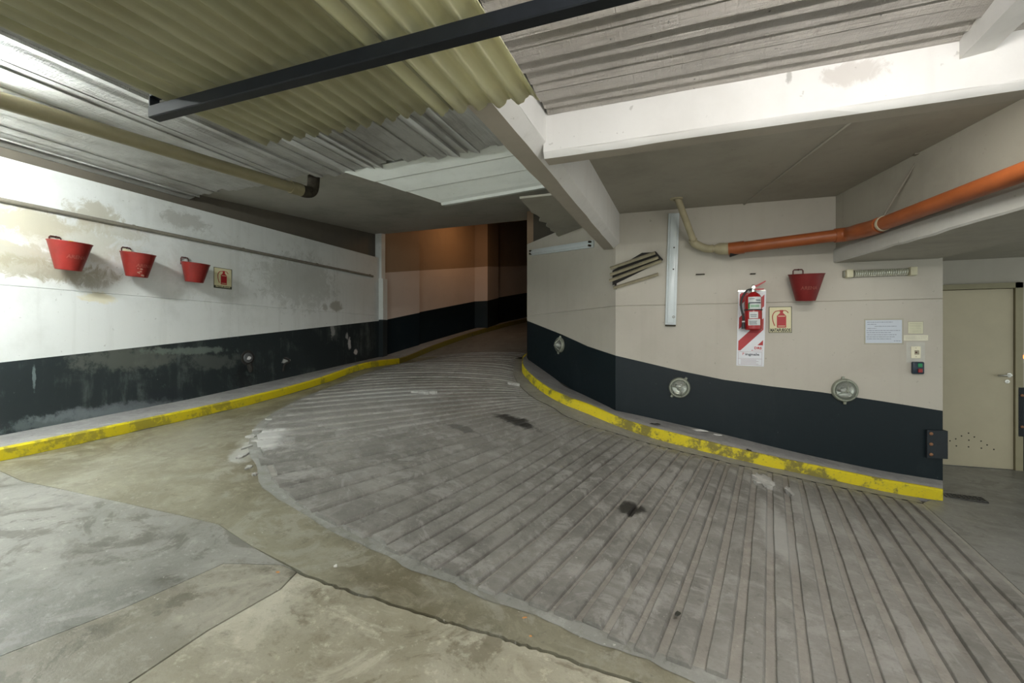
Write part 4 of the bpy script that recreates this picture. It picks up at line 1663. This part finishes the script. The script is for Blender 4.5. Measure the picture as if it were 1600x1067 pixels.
def bulkhead(loc, rz, label, R=.118, turn=0.0):
    t = thing('bulkhead_light', label, 'wall light', loc, rz, 'round caged wall lights')
    t.rotation_euler = (0, turn, rz)
    bm = BM()
    lathe(bm, [(0, 0), (R * .97, 0), (R, .008), (R * .98, .03), (R * .90, .042), (R * .80, .043), (R * .77, .036), (R * .76, .012), (0, .010)], 36, 'y')
    obj('rim', bm, M['cage'], t, smooth=True)
    bm = BM()
    lathe(bm, [(0, .006), (R * .70, .0085), (R * .72, .011), (0, .012)], 28, 'y')
    obj('reflector', bm, M['chrome'], t, smooth=True)
    bm = BM()
    tube(bm, [(-.035, -.03, 0), (0, -.045, 0), (.035, -.03, 0)], [.012, .026, .014], 12)
    obj('bulb', bm, plain('frosted_bulb', (.7, .7, .66), .3), t, smooth=True)
    bm = BM()
    lathe(bm, [(R * .77, .036), (R * .74, .052), (R * .6, .072), (R * .38, .086), (R * .15, .092), (0, .093)], 32, 'y')
    obj('glass', bm, M['glass'], t, smooth=True)
    for a in (0.1, 2.2, 4.25):
        bm = BM()
        pts = []
        for i in range(7):
            f = i / 6
            rr = R * .86 * (1 - f)
            pts.append((math.sin(a) * rr, -(.042 + .058 * math.sin(f * math.pi / 2)), math.cos(a) * rr))
        tube(bm, pts, .0045, 6)
        obj('cage_bar', bm, M['cage'], t, smooth=True)
    bm = BM()
    lathe(bm, [(0, .094), (.016, .094), (.012, .104), (0, .106)], 12, 'y')
    obj('boss', bm, M['cage'], t, smooth=True)
    for a in (-.12, math.pi + .0):
        bm = BM()
        tube(bm, [(math.sin(a) * R * .98, -.018, math.cos(a) * R * .98), (math.sin(a) * (R + .022), -.018, math.cos(a) * (R + .022))], [.018, .013], 8)
        obj('lug', bm, M['cage'], t, smooth=True)
    return t


bulkhead(rw(1319, 609.5), RA, 'round caged wall light at the edge of the dark paint, nearest the door')
bulkhead(rw(1061.5, 605.5), RA, 'round caged wall light below the extinguisher board on the dark paint', .115, .7)
bulkhead(dw(876, 539), DA, 'round caged wall light on the slanting wall near the ramp mouth', .108, .3)

# notices and switches
M['paper'] = plain('bluish_white_paper', (.58, .63, .70), .6, 0, .3, .03)
M['ink_soft'] = plain('soft_grey_print', (.25, .28, .34), .6)
M['tape'] = plain('yellowed_tape', (.42, .395, .315), .4)


def notice(name, x0, x1, y0, y1, mat, lines, label, ind=0.06, ink=None, tape=False, cat='notice'):
    p = rw((x0 + x1) / 2, (y0 + y1) / 2)
    w, h = PXR(x0, x1, (y0 + y1) / 2), PYR(y0, y1, (x0 + x1) / 2)
    t = thing(name, label, cat, p, RA)
    bm = BM()
    plate(bm, w, h, .0015)
    obj('sheet', bm, mat, t)
    if tape:
        bm = BM()
        plate(bm, w * 1.09, h * 1.12, .0006)
        obj('backing', bm, M['tape'], t)
    bm = BM()
    for i, ln in enumerate(lines):
        z = h / 2 - h * (i + 1) / (len(lines) + 1)
        s, e_ = ln
        # words as short runs
        x = -w / 2 + w * s
        while x < -w / 2 + w * e_:
            wl_ = random.uniform(.012, .04) * w / .38
            x2 = min(x + wl_, -w / 2 + w * e_)
            box(bm, x, x2, -.0021, -.0013, z - h * .011, z + h * .013)
            x = x2 + .005 * w / .38
    tag(obj('print', bm, ink or M['ink_soft'], t), kind='stuff')
    return t


notice('paper_notice', 1352, 1409, 500, 536, M['paper'], [(.04, .75), (.05, .3), (.25, .85), (.05, .3), (.03, .95), (.03, .7), (.05, .85), (.03, .8), (.04, .7), (.78, .97)], 'large bluish white printed notice on the right wall', tape=True)
notice('wall_card', 1419, 1442, 503, 521, plain('greenish_card', (.66, .65, .48), .5), [(.1, .9)] * 6, 'small yellowed card above the label strip near the wall corner', tape=True, ink=plain('faded_print', (.33, .33, .22), .6))
notice('label_strip', 1412, 1450, 523.5, 532, plain('cream_label', (.74, .72, .58), .5), [(.06, .95), (.06, .92)], 'narrow cream label strip with dark lettering above the switch', ink=M['ink'])
p = rw(1430.5, 550.5)
t = thing('bell_switch', 'cream switch plate on a pale square patch, above the black button box', 'switch', p, RA)
bm = BM()
plate(bm, PXR(1416, 1445, 550), PYR(534, 566, 1430), .0012)
tag(obj('backing', bm, plain('pale_wall_patch', (.54, .53, .48), .6), t), 'pale square patch of wall behind the plate')
bm = BM()
plate(bm, PXR(1423, 1438, 550), PYR(541.5, 560, 1430), .010)
bevel(bm, .003, 2)
obj('plate', bm, plain('cream_switch_plastic', (.80, .76, .58), .35), t)
bm = BM()
plate(bm, .036, .042, .004, .006, .0, -.010)
obj('rocker', bm, plain('dull_grey_plastic', (.34, .31, .22), .4), t)
bm = BM()
lathe(bm, [(0, 0), (.008, 0), (.007, .004), (0, .005)], 10, 'y')
bmesh.ops.translate(bm, verts=bm.verts, vec=(0, -.014, 0))
obj('button', bm, M['wire'], t)
for dz in (.042, -.042):
    bm = BM()
    lathe(bm, [(0, 0), (.004, 0), (.003, .002), (0, .002)], 8, 'y')
    bmesh.ops.translate(bm, verts=bm.verts, vec=(0, -.010, dz))
    obj('screw', bm, M['conduit'], t)
p = rw(1432, 574.5)
t = thing('button_box', 'black push button box with green and red buttons near the wall corner', 'button box', p, RA)
bm = BM()
plate(bm, PXR(1423, 1441.5, 574), PYR(565, 584, 1432), .045)
bevel(bm, .012, 2)
obj('case', bm, plain('blue_black_plastic', (.012, .028, .05), .4), t, smooth=True)
bm = BM()
plate(bm, .035, .036, .010, .008, .026, -.045)
bevel(bm, .003, 1)
tag(obj('button', bm, plain('green_button', (.01, .27, .10), .35), t), 'green button')
bm = BM()
plate(bm, .035, .036, .014, .008, -.026, -.045)
bevel(bm, .003, 1)
tag(obj('button', bm, plain('red_button', (.30, .02, .02), .35), t), 'red button')

# battens
t = thing('batten_light', 'bare white enamel batten fixed upright on the right wall by the cream pipe', 'light fitting', rw(1047.5, 508), RA)
t.rotation_euler = (0, math.radians(1.7), RA)
H = rw(1049, 334).z - rw(1047, 508).z
bm = BM()
box(bm, -.058, .058, -.03, 0, 0, H)
box(bm, -.035, .035, -.05, -.03, .02, H - .01)
bevel(bm, .006, 2)
obj('channel', bm, M['enamel'], t, smooth=True)
bm = BM()
lathe(bm, [(.014, 0), (.014, .012), (.009, .012), (.009, 0)], 14, 'y')
bmesh.ops.translate(bm, verts=bm.verts, vec=(.03, -.048, .09))
obj('lamp_holder', bm, M['conduit'], t)
bm = BM()
box(bm, -.056, .056, -.034, 0, -.012, .004)
tag(obj('end_plate', bm, M['rust'], t), 'rusty end plate')
for z_ in (.62, .86):
    bm = BM()
    lathe(bm, [(0, .0505), (.008, .0505), (0, .052)], 10, 'y')
    bmesh.ops.translate(bm, verts=bm.verts, vec=(.012, 0, z_))
    obj('hole', bm, M['rust'], t)

pL, pR = dw(832, 395), dw(929, 381)
t = thing('batten_light', 'bare white batten on the slanting wall above the caged light', 'light fitting', (pL + pR) / 2, DA)
Lb = (pR - pL).length
bm = BM()
box(bm, -Lb / 2, Lb / 2, -.035, 0, -.045, .045)
box(bm, -Lb / 2 + .02, Lb / 2 - .02, -.052, -.035, -.024, .024)
bevel(bm, .005, 2)
obj('channel', bm, M['enamel'], t, smooth=True)
for s in (-1, 1):
    bm = BM()
    for zz in (-.022, .022):
        tube(bm, [(s * (Lb / 2 - .03), -.03, zz), (s * (Lb / 2 - .03), -.07, zz)], .014, 10)
    obj('lamp_holder', bm, M['rust'], t)
t.rotation_euler = (0, -math.atan2(pR.z - pL.z, math.hypot(pR.x - pL.x, pR.y - pL.y)), DA)

p0, p1 = rw(1316, 427.5), rw(1428, 426)
Lr = (p1 - p0).length
t = thing('batten_light', 'weatherproof light with ribbed clear cover on the right wall under the bulkhead', 'light fitting', (p0 + p1) / 2, RA)
bm = BM()
box(bm, -Lr / 2, Lr / 2, -.03, 0, -.036, .036)
bevel(bm, .006, 2)
obj('tray', bm, plain('olive_grey_plastic', (.17, .17, .12), .4), t, smooth=True)
k = NT('clouded_ribbed_plastic')
k.b.inputs['Base Color'].default_value = (.42, .43, .33, 1)
k.b.inputs['Roughness'].default_value = .3
k.b.inputs['Transmission Weight'].default_value = .35
M['cover'] = k.m
bm = BM()
n = 120
rows = []
for i in range(n + 1):
    x = -Lr / 2 + .09 + (Lr - .16) * i / n
    rr = .034 + .0022 * math.sin(i * 2 * math.pi / 5)
    rows.append([bm.verts.new((x, -.03 - math.sin(a) * rr * 1.2, -math.cos(a) * rr)) for a in np.linspace(0, math.pi, 9)])
for a, b in zip(rows, rows[1:]):
    for j in range(8):
        bm.faces.new((a[j], b[j], b[j + 1], a[j + 1]))
obj('cover', bm, M['cover'], t, smooth=True)
for x_ in (-Lr / 2 + .045, Lr / 2 - .03):
    bm = BM()
    box(bm, x_ - .028, x_ + .028, -.078, -.0, -.04, .04)
    bevel(bm, .006, 2)
    obj('end_cap', bm, plain('cream_end_cap', (.60, .57, .40), .4) if x_ < 0 else bpy.data.materials['cream_end_cap'], t, smooth=True)
bm = BM()
cp = [rw(1427, 424) + Vector((0, -.03, 0)), rw(1440, 418) + Vector((0, -.012, 0)), rw(1455, 414) + Vector((0, -.01, 0)), rw(1474, 414) + Vector((0, -.01, 0))]
tube(bm, smooth_path(cp, 6), .006, 6)
obj('cable', bm, M['rubber'], t, smooth=True)

# slatted vent, and the slat that has dropped below it
M['slat'] = plain('cream_grimy_slat', (.36, .32, .22), .5, 0, .4, .25, 16)
M['near_black'] = plain('near_black_matt', (.025, .023, .02), .9)  # near black, for dark gaps and small dark parts
pv = rw(993, 416)
t = thing('slatted_vent', 'tilted three slat vent with dark gaps under the beam end', 'vent', pv, RA)
rel = lambda px, py: (rw(px, py) - pv)


def local(px, py, y=0):
    d = rw(px, py) - pv
    return Vector((d.x * math.cos(RA) + d.y * math.sin(RA), y, d.z))


bm = BM()
prism(bm, [local(957, 423, 0), local(957, 446, 0), local(1034, 408, 0), local(1026, 394, 0), local(1003, 395, 0)], (0, -.006, 0))
obj('backing', bm, M['near_black'], t)


def slat_bm(a, b, r):
    bm = BM()
    d = (b - a).normalized()
    nz_ = Vector((-d.z, 0, d.x))
    prof = [(-.030, -.010), (-.045, .012), (-.020, .028), (.002, .031), (.002, .010)]
    pts0 = [a + nz_ * z + Vector((0, y, 0)) for y, z in prof]
    prism(bm, pts0, b - a)
    return bm


for (x0, y0, x1, y1) in ((954, 421, 1024, 397), (954, 431, 1029, 404), (953, 440.5, 1034, 409)):
    obj('slat', slat_bm(local(x0, y0, -.006), local(x1, y1, -.006), .01), M['slat'], t)
bm = BM()
prism(bm, [local(1024, 393, -.004), local(1036, 406, -.004), local(1033.5, 409, -.004), local(1021, 396, -.004)], (0, -.03, 0))
obj('end_rail', bm, M['near_black'], t)
a, b = rw(958, 452), rw(1029, 429)
t = thing('loose_slat', 'single slat hanging loose below the slatted vent', 'slat', (a + b) / 2, RA)
pv = (a + b) / 2
bm = slat_bm(local(959, 451.5, -.004), local(1029, 430, -.004), .01)
obj('slat', bm, M['slat'], t)
bm = BM()
q = local(962, 449, -.004)
tube(bm, [q + Vector((0, 0, -.02)), q + Vector((0, 0, .05))], .012, 8)
obj('bracket', bm, M['near_black'], t)

# empty hooks above the extinguisher
for (px, py, lb) in ((1094, 425, 'small empty bracket on the right wall beside the upright batten'), (1176, 424, 'small empty bracket on the wall straight above the extinguisher')):
    t = thing('wall_bracket', lb, 'bracket', rw(px, py), RA)
    bm = BM()
    w_ = .045 if px < 1100 else .025
    box(bm, -w_, w_, -.006, 0, -.03, .03)
    obj('plate', bm, M['wall_right'], t)
    bm = BM()
    box(bm, -w_, w_, -.035, 0, -.032, -.024)
    obj('lip', bm, M['rust'], t)

# rubber corner guards with bolts
M['guard'] = plain('black_rubber_guard', (.016, .022, .028), .55, 0, .4, .25)
M['bolt'] = plain('rusty_bolt', (.30, .15, .08), .6, .4)


def guard(loc, rz, w, h, lip, bolts, label):
    t = thing('corner_guard', label, 'bumper', loc, rz)
    bm = BM()
    box(bm, 0, w, -.03, 0, 0, h)
    if lip:
        box(bm, w - .002, w + .025, -.03, .12, 0, h)
    obj('pad', bm, M['guard'], t)
    for z_ in bolts:
        bm = BM()
        lathe(bm, [(0, 0), (.016, 0), (.015, .008), (.008, .012), (0, .012)], 10, 'y')
        bmesh.ops.translate(bm, verts=bm.verts, vec=(.03, -.03, z_ * h))
        obj('bolt', bm, M['bolt'], t, smooth=True)
    return t


p = rw(1446, 714)
guard((p.x, p.y - .002, p.z), RA, PXR(1446, 1473, 714), PYR(671, 714, 1446), True, (.13, .5, .88), 'black rubber corner guard with three rusty bolts low on the right wall end')
p = at_y(1588.5, 681, DY)
guard((p.x, DY, p.z), 0, .3, abs(at_y(1590, 605, DY).z - p.z), False, (.2, .84), 'black rubber guard with two bolts on the wall right of the door')

# lit switch beside the door
p = at_y(1597, 559, DY)
t = thing('lit_switch', 'pale switch with glowing orange lamp on the wall right of the door', 'switch', (p.x, DY, p.z), 0)
bm = BM()
plate(bm, .085, .12, .02)
bevel(bm, .004, 1)
obj('plate', bm, plain('pale_switch_plastic', (.62, .62, .56), .35), t)
m = bpy.data.materials.new('glowing_neon')
m.use_nodes = True
m.node_tree.nodes['Principled BSDF'].inputs['Base Color'].default_value = (.8, .15, .03, 1)
m.node_tree.nodes['Principled BSDF'].inputs['Emission Color'].default_value = (1, .2, .04, 1)
m.node_tree.nodes['Principled BSDF'].inputs['Emission Strength'].default_value = 1.6
bm = BM()
lathe(bm, [(0, 0), (.019, 0), (.016, .008), (0, .011)], 14, 'y')
bmesh.ops.translate(bm, verts=bm.verts, vec=(.0, -.02, .012))
obj('neon', bm, m, t, smooth=True)

# ------------------------------------------------------------------ door
M['door'] = plain('beige_door_paint', (.52, .47, .335), .42, 0, .4, .06, 5, .03)
M['door_frame'] = plain('olive_beige_frame_paint', (.33, .30, .19), .45, 0, .4, .08)
bm = BM()
box(bm, 2.50, 3.405, DY - .005, DY + .04, -1.45, .60)
bevel(bm, .003, 1)
dr = tag(obj('door_1', bm, M['door']), 'plain beige door with a row of small dark marks low down', kind='structure')
bm = BM()
for (x0, x1, z0, z1) in ((2.43, 2.495, -1.46, .665), (3.41, 3.475, -1.46, .665), (2.43, 3.475, .605, .665)):
    box(bm, x0, x1, DY - .03, DY + .06, z0, z1)
obj('frame', bm, M['door_frame'], dr)
bm = BM()
box(bm, 2.44, 3.47, DY + .05, DY + .07, -1.46, .66)
obj('shadow_gap', bm, M['near_black'], dr)  # dark sheet standing for the shade in the gap round the leaf
hp = at_y(1576, 586, DY)
bm = BM()
lathe(bm, [(0, 0), (.026, 0), (.024, .008), (0, .010)], 16, 'y')
tube(bm, [(0, 0, 0), (0, -.045, 0), (-.02, -.05, 0), (-.12, -.05, -.004)], .010, 8)
bmesh.ops.translate(bm, verts=bm.verts, vec=(hp.x, DY - .005, hp.z))
obj('handle', bm, M['chrome'], dr, smooth=True)
hp = at_y(1573, 596, DY)
bm = BM()
lathe(bm, [(0, 0), (.024, 0), (.022, .006), (.008, .007), (.006, .003), (0, .003)], 16, 'y')
bmesh.ops.translate(bm, verts=bm.verts, vec=(hp.x, DY - .005, hp.z))
obj('lock', bm, M['chrome'], dr, smooth=True)
for (px, py) in ((1484, 688.5), (1493, 685.5), (1502, 681), (1513, 676.5), (1513.5, 687.5), (1513, 698), (1522, 682.5), (1532.5, 689), (1542, 695), (1533, 700), (1494, 696.5), (1552.5, 702)):
    hp = at_y(px, py, DY)
    bm = BM()
    lathe(bm, [(0, 0), (.008, 0), (.006, .002), (0, .002)], 8, 'y')
    bmesh.ops.translate(bm, verts=bm.verts, vec=(hp.x, DY - .005, hp.z))
    obj('peg', bm, M['near_black'], dr)

# ------------------------------------------------------------------ left dado fittings
t = thing('lamp_base', 'round bare metal lamp base ringed in black on the dark left wall', 'lamp base', wl(387, 559), math.pi / 2)
bm = BM()
lathe(bm, [(0, 0), (.105, 0), (.10, .008), (0, .008)], 24, 'y')
obj('ring', bm, M['near_black'], t, smooth=True)
bm = BM()
lathe(bm, [(0, .008), (.07, .008), (.066, .02), (.04, .026), (0, .026)], 24, 'y')
obj('disc', bm, plain('dull_grey_metal', (.16, .165, .17), .45, .5), t, smooth=True)
bm = BM()
prism(bm, [(-.035, -.027, -.02), (.0, -.027, -.028), (.03, -.027, -.01), (.028, -.027, .012), (.0, -.027, .022), (-.02, -.027, .016)], (0, -.004, 0))
tag(obj('spot', bm, plain('white_paint_dab', (.75, .74, .75), .5), t), 'white dab of paint at the centre')
bm = BM()
tube(bm, [(0.01, -.01, -.09), (.03, -.014, -.14), (.035, -.014, -.2)], [.03, .04, .02], 8)
obj('bracket', bm, M['near_black'], t, smooth=True)
t = thing('broken_hook', 'broken black bracket with a bare end on the dark left wall', 'bracket', wl(447, 563), math.pi / 2)
bm = BM()
tube(bm, smooth_path([(-.05, -.01, .04), (.0, -.03, .02), (.03, -.03, -.02), (-.05, -.02, -.06), (-.06, -.01, -.16)], 4), .016, 8)
obj('stem', bm, M['near_black'], t, smooth=True)
bm = BM()
prism(bm, [(.0, -.03, .0), (.05, -.03, -.01), (.045, -.03, .012), (.01, -.03, .02)], (0, -.006, 0))
tag(obj('tip', bm, plain('pale_bare_end', (.55, .53, .5), .6), t), 'pale bare end')

# ------------------------------------------------------------------ floor drain and litter
q = gp(1506, 778)
t = thing('floor_drain', 'small iron floor grate just right of the kerb end', 'drain', q, math.radians(-8))
bm = BM()
box(bm, -.15, .15, -.075, .075, -.01, .004)
obj('pit', bm, M['near_black'], t)
M['iron'] = plain('dull_iron', (.10, .10, .095), .5, .5)
bm = BM()
for x_ in np.linspace(-.14, .14, 9):
    box(bm, x_ - .006, x_ + .006, -.075, .075, .003, .010)
for y_ in np.linspace(-.07, .07, 4):
    box(bm, -.146, .146, y_ - .006, y_ + .006, .003, .010)
obj('grate', bm, M['iron'], t)


def litter(name, px, py, r, mat, label, cat, h=.006, z0=.03, n=7, squash=.7, ang=0, ground=None):
    c = ground or gp(px, py)
    bm = BM()
    top, bot = [], []
    for i in range(n):
        a = 2 * math.pi * i / n
        rr = r * random.uniform(.7, 1.15)
        x, y = math.cos(a) * rr, math.sin(a) * rr * squash
        x, y = x * math.cos(ang) - y * math.sin(ang), x * math.sin(ang) + y * math.cos(ang)
        bot.append(bm.verts.new((x, y, 0)))
        top.append(bm.verts.new((x * .8, y * .8, h * random.uniform(.6, 1.3))))
    for i in range(n):
        bm.faces.new((bot[i], bot[(i + 1) % n], top[(i + 1) % n], top[i]))
    bm.faces.new(top)
    bm.faces.new(bot)
    o = obj(name, bm, mat)
    o.location = (c.x, c.y, c.z + z0)
    return tag(o, label, cat)


M['leaf'] = plain('dark_dry_leaf', (.03, .03, .022), .6)
M['orange_bit'] = plain('orange_wood_chip', (.55, .26, .09), .7)
M['plaster'] = plain('white_plaster_crumb', (.62, .61, .58), .8)
litter('dry_leaf', 1059, 967, .026, M['leaf'], 'dark dry leaf on the ribs near the lower edge of the ramp', 'leaf', .008, .024, squash=.55, ang=1.2)
litter('wood_chip', 820, 965, .016, M['orange_bit'], 'orange sliver lying on the concrete edge below the ribs', 'chip', .004, .0, 6, .35, .8)
litter('wood_chip', 829, 994, .011, M['orange_bit'], 'small reddish chip near the long floor crack', 'chip', .004, .0, 6, .6)
litter('wood_chip', 434, 894, .012, M['orange_bit'], 'small orange chip where the floor joints meet', 'chip', .004, .0, 6, .7)
litter('plaster_crumb', 524, 885, .014, M['plaster'], 'white crumb on the olive stained strip below the ramp', 'crumb', .008, .0, 7, .8)
litter('plaster_crumb', 1093, 672, .10, M['plaster'], 'flat white plaster flake on the right kerb against the dark wall', 'flake', .012, .0, 8, .35, -.2, ground=at_z(1093, 673, -.965))
litter('plaster_crumb', 1122, 680, .055, M['plaster'], 'smaller plaster flake beside the large one on the right kerb', 'flake', .012, .0, 7, .5, -.2, ground=at_z(1122, 680, -1.0))
litter('dark_stone', 1025, 662, .07, M['near_black'], 'flat dark patch of grit lying on the right kerb', 'grit', .006, .0, 9, .4, -.3, ground=at_z(1025, 662.5, -.885))
litter('dark_stone', 1170, 706, .03, M['near_black'], 'dark chip on the edge of the yellow kerb face', 'grit', .02, .0, 7, .6, 0, ground=at_z(1170, 705, -1.075))
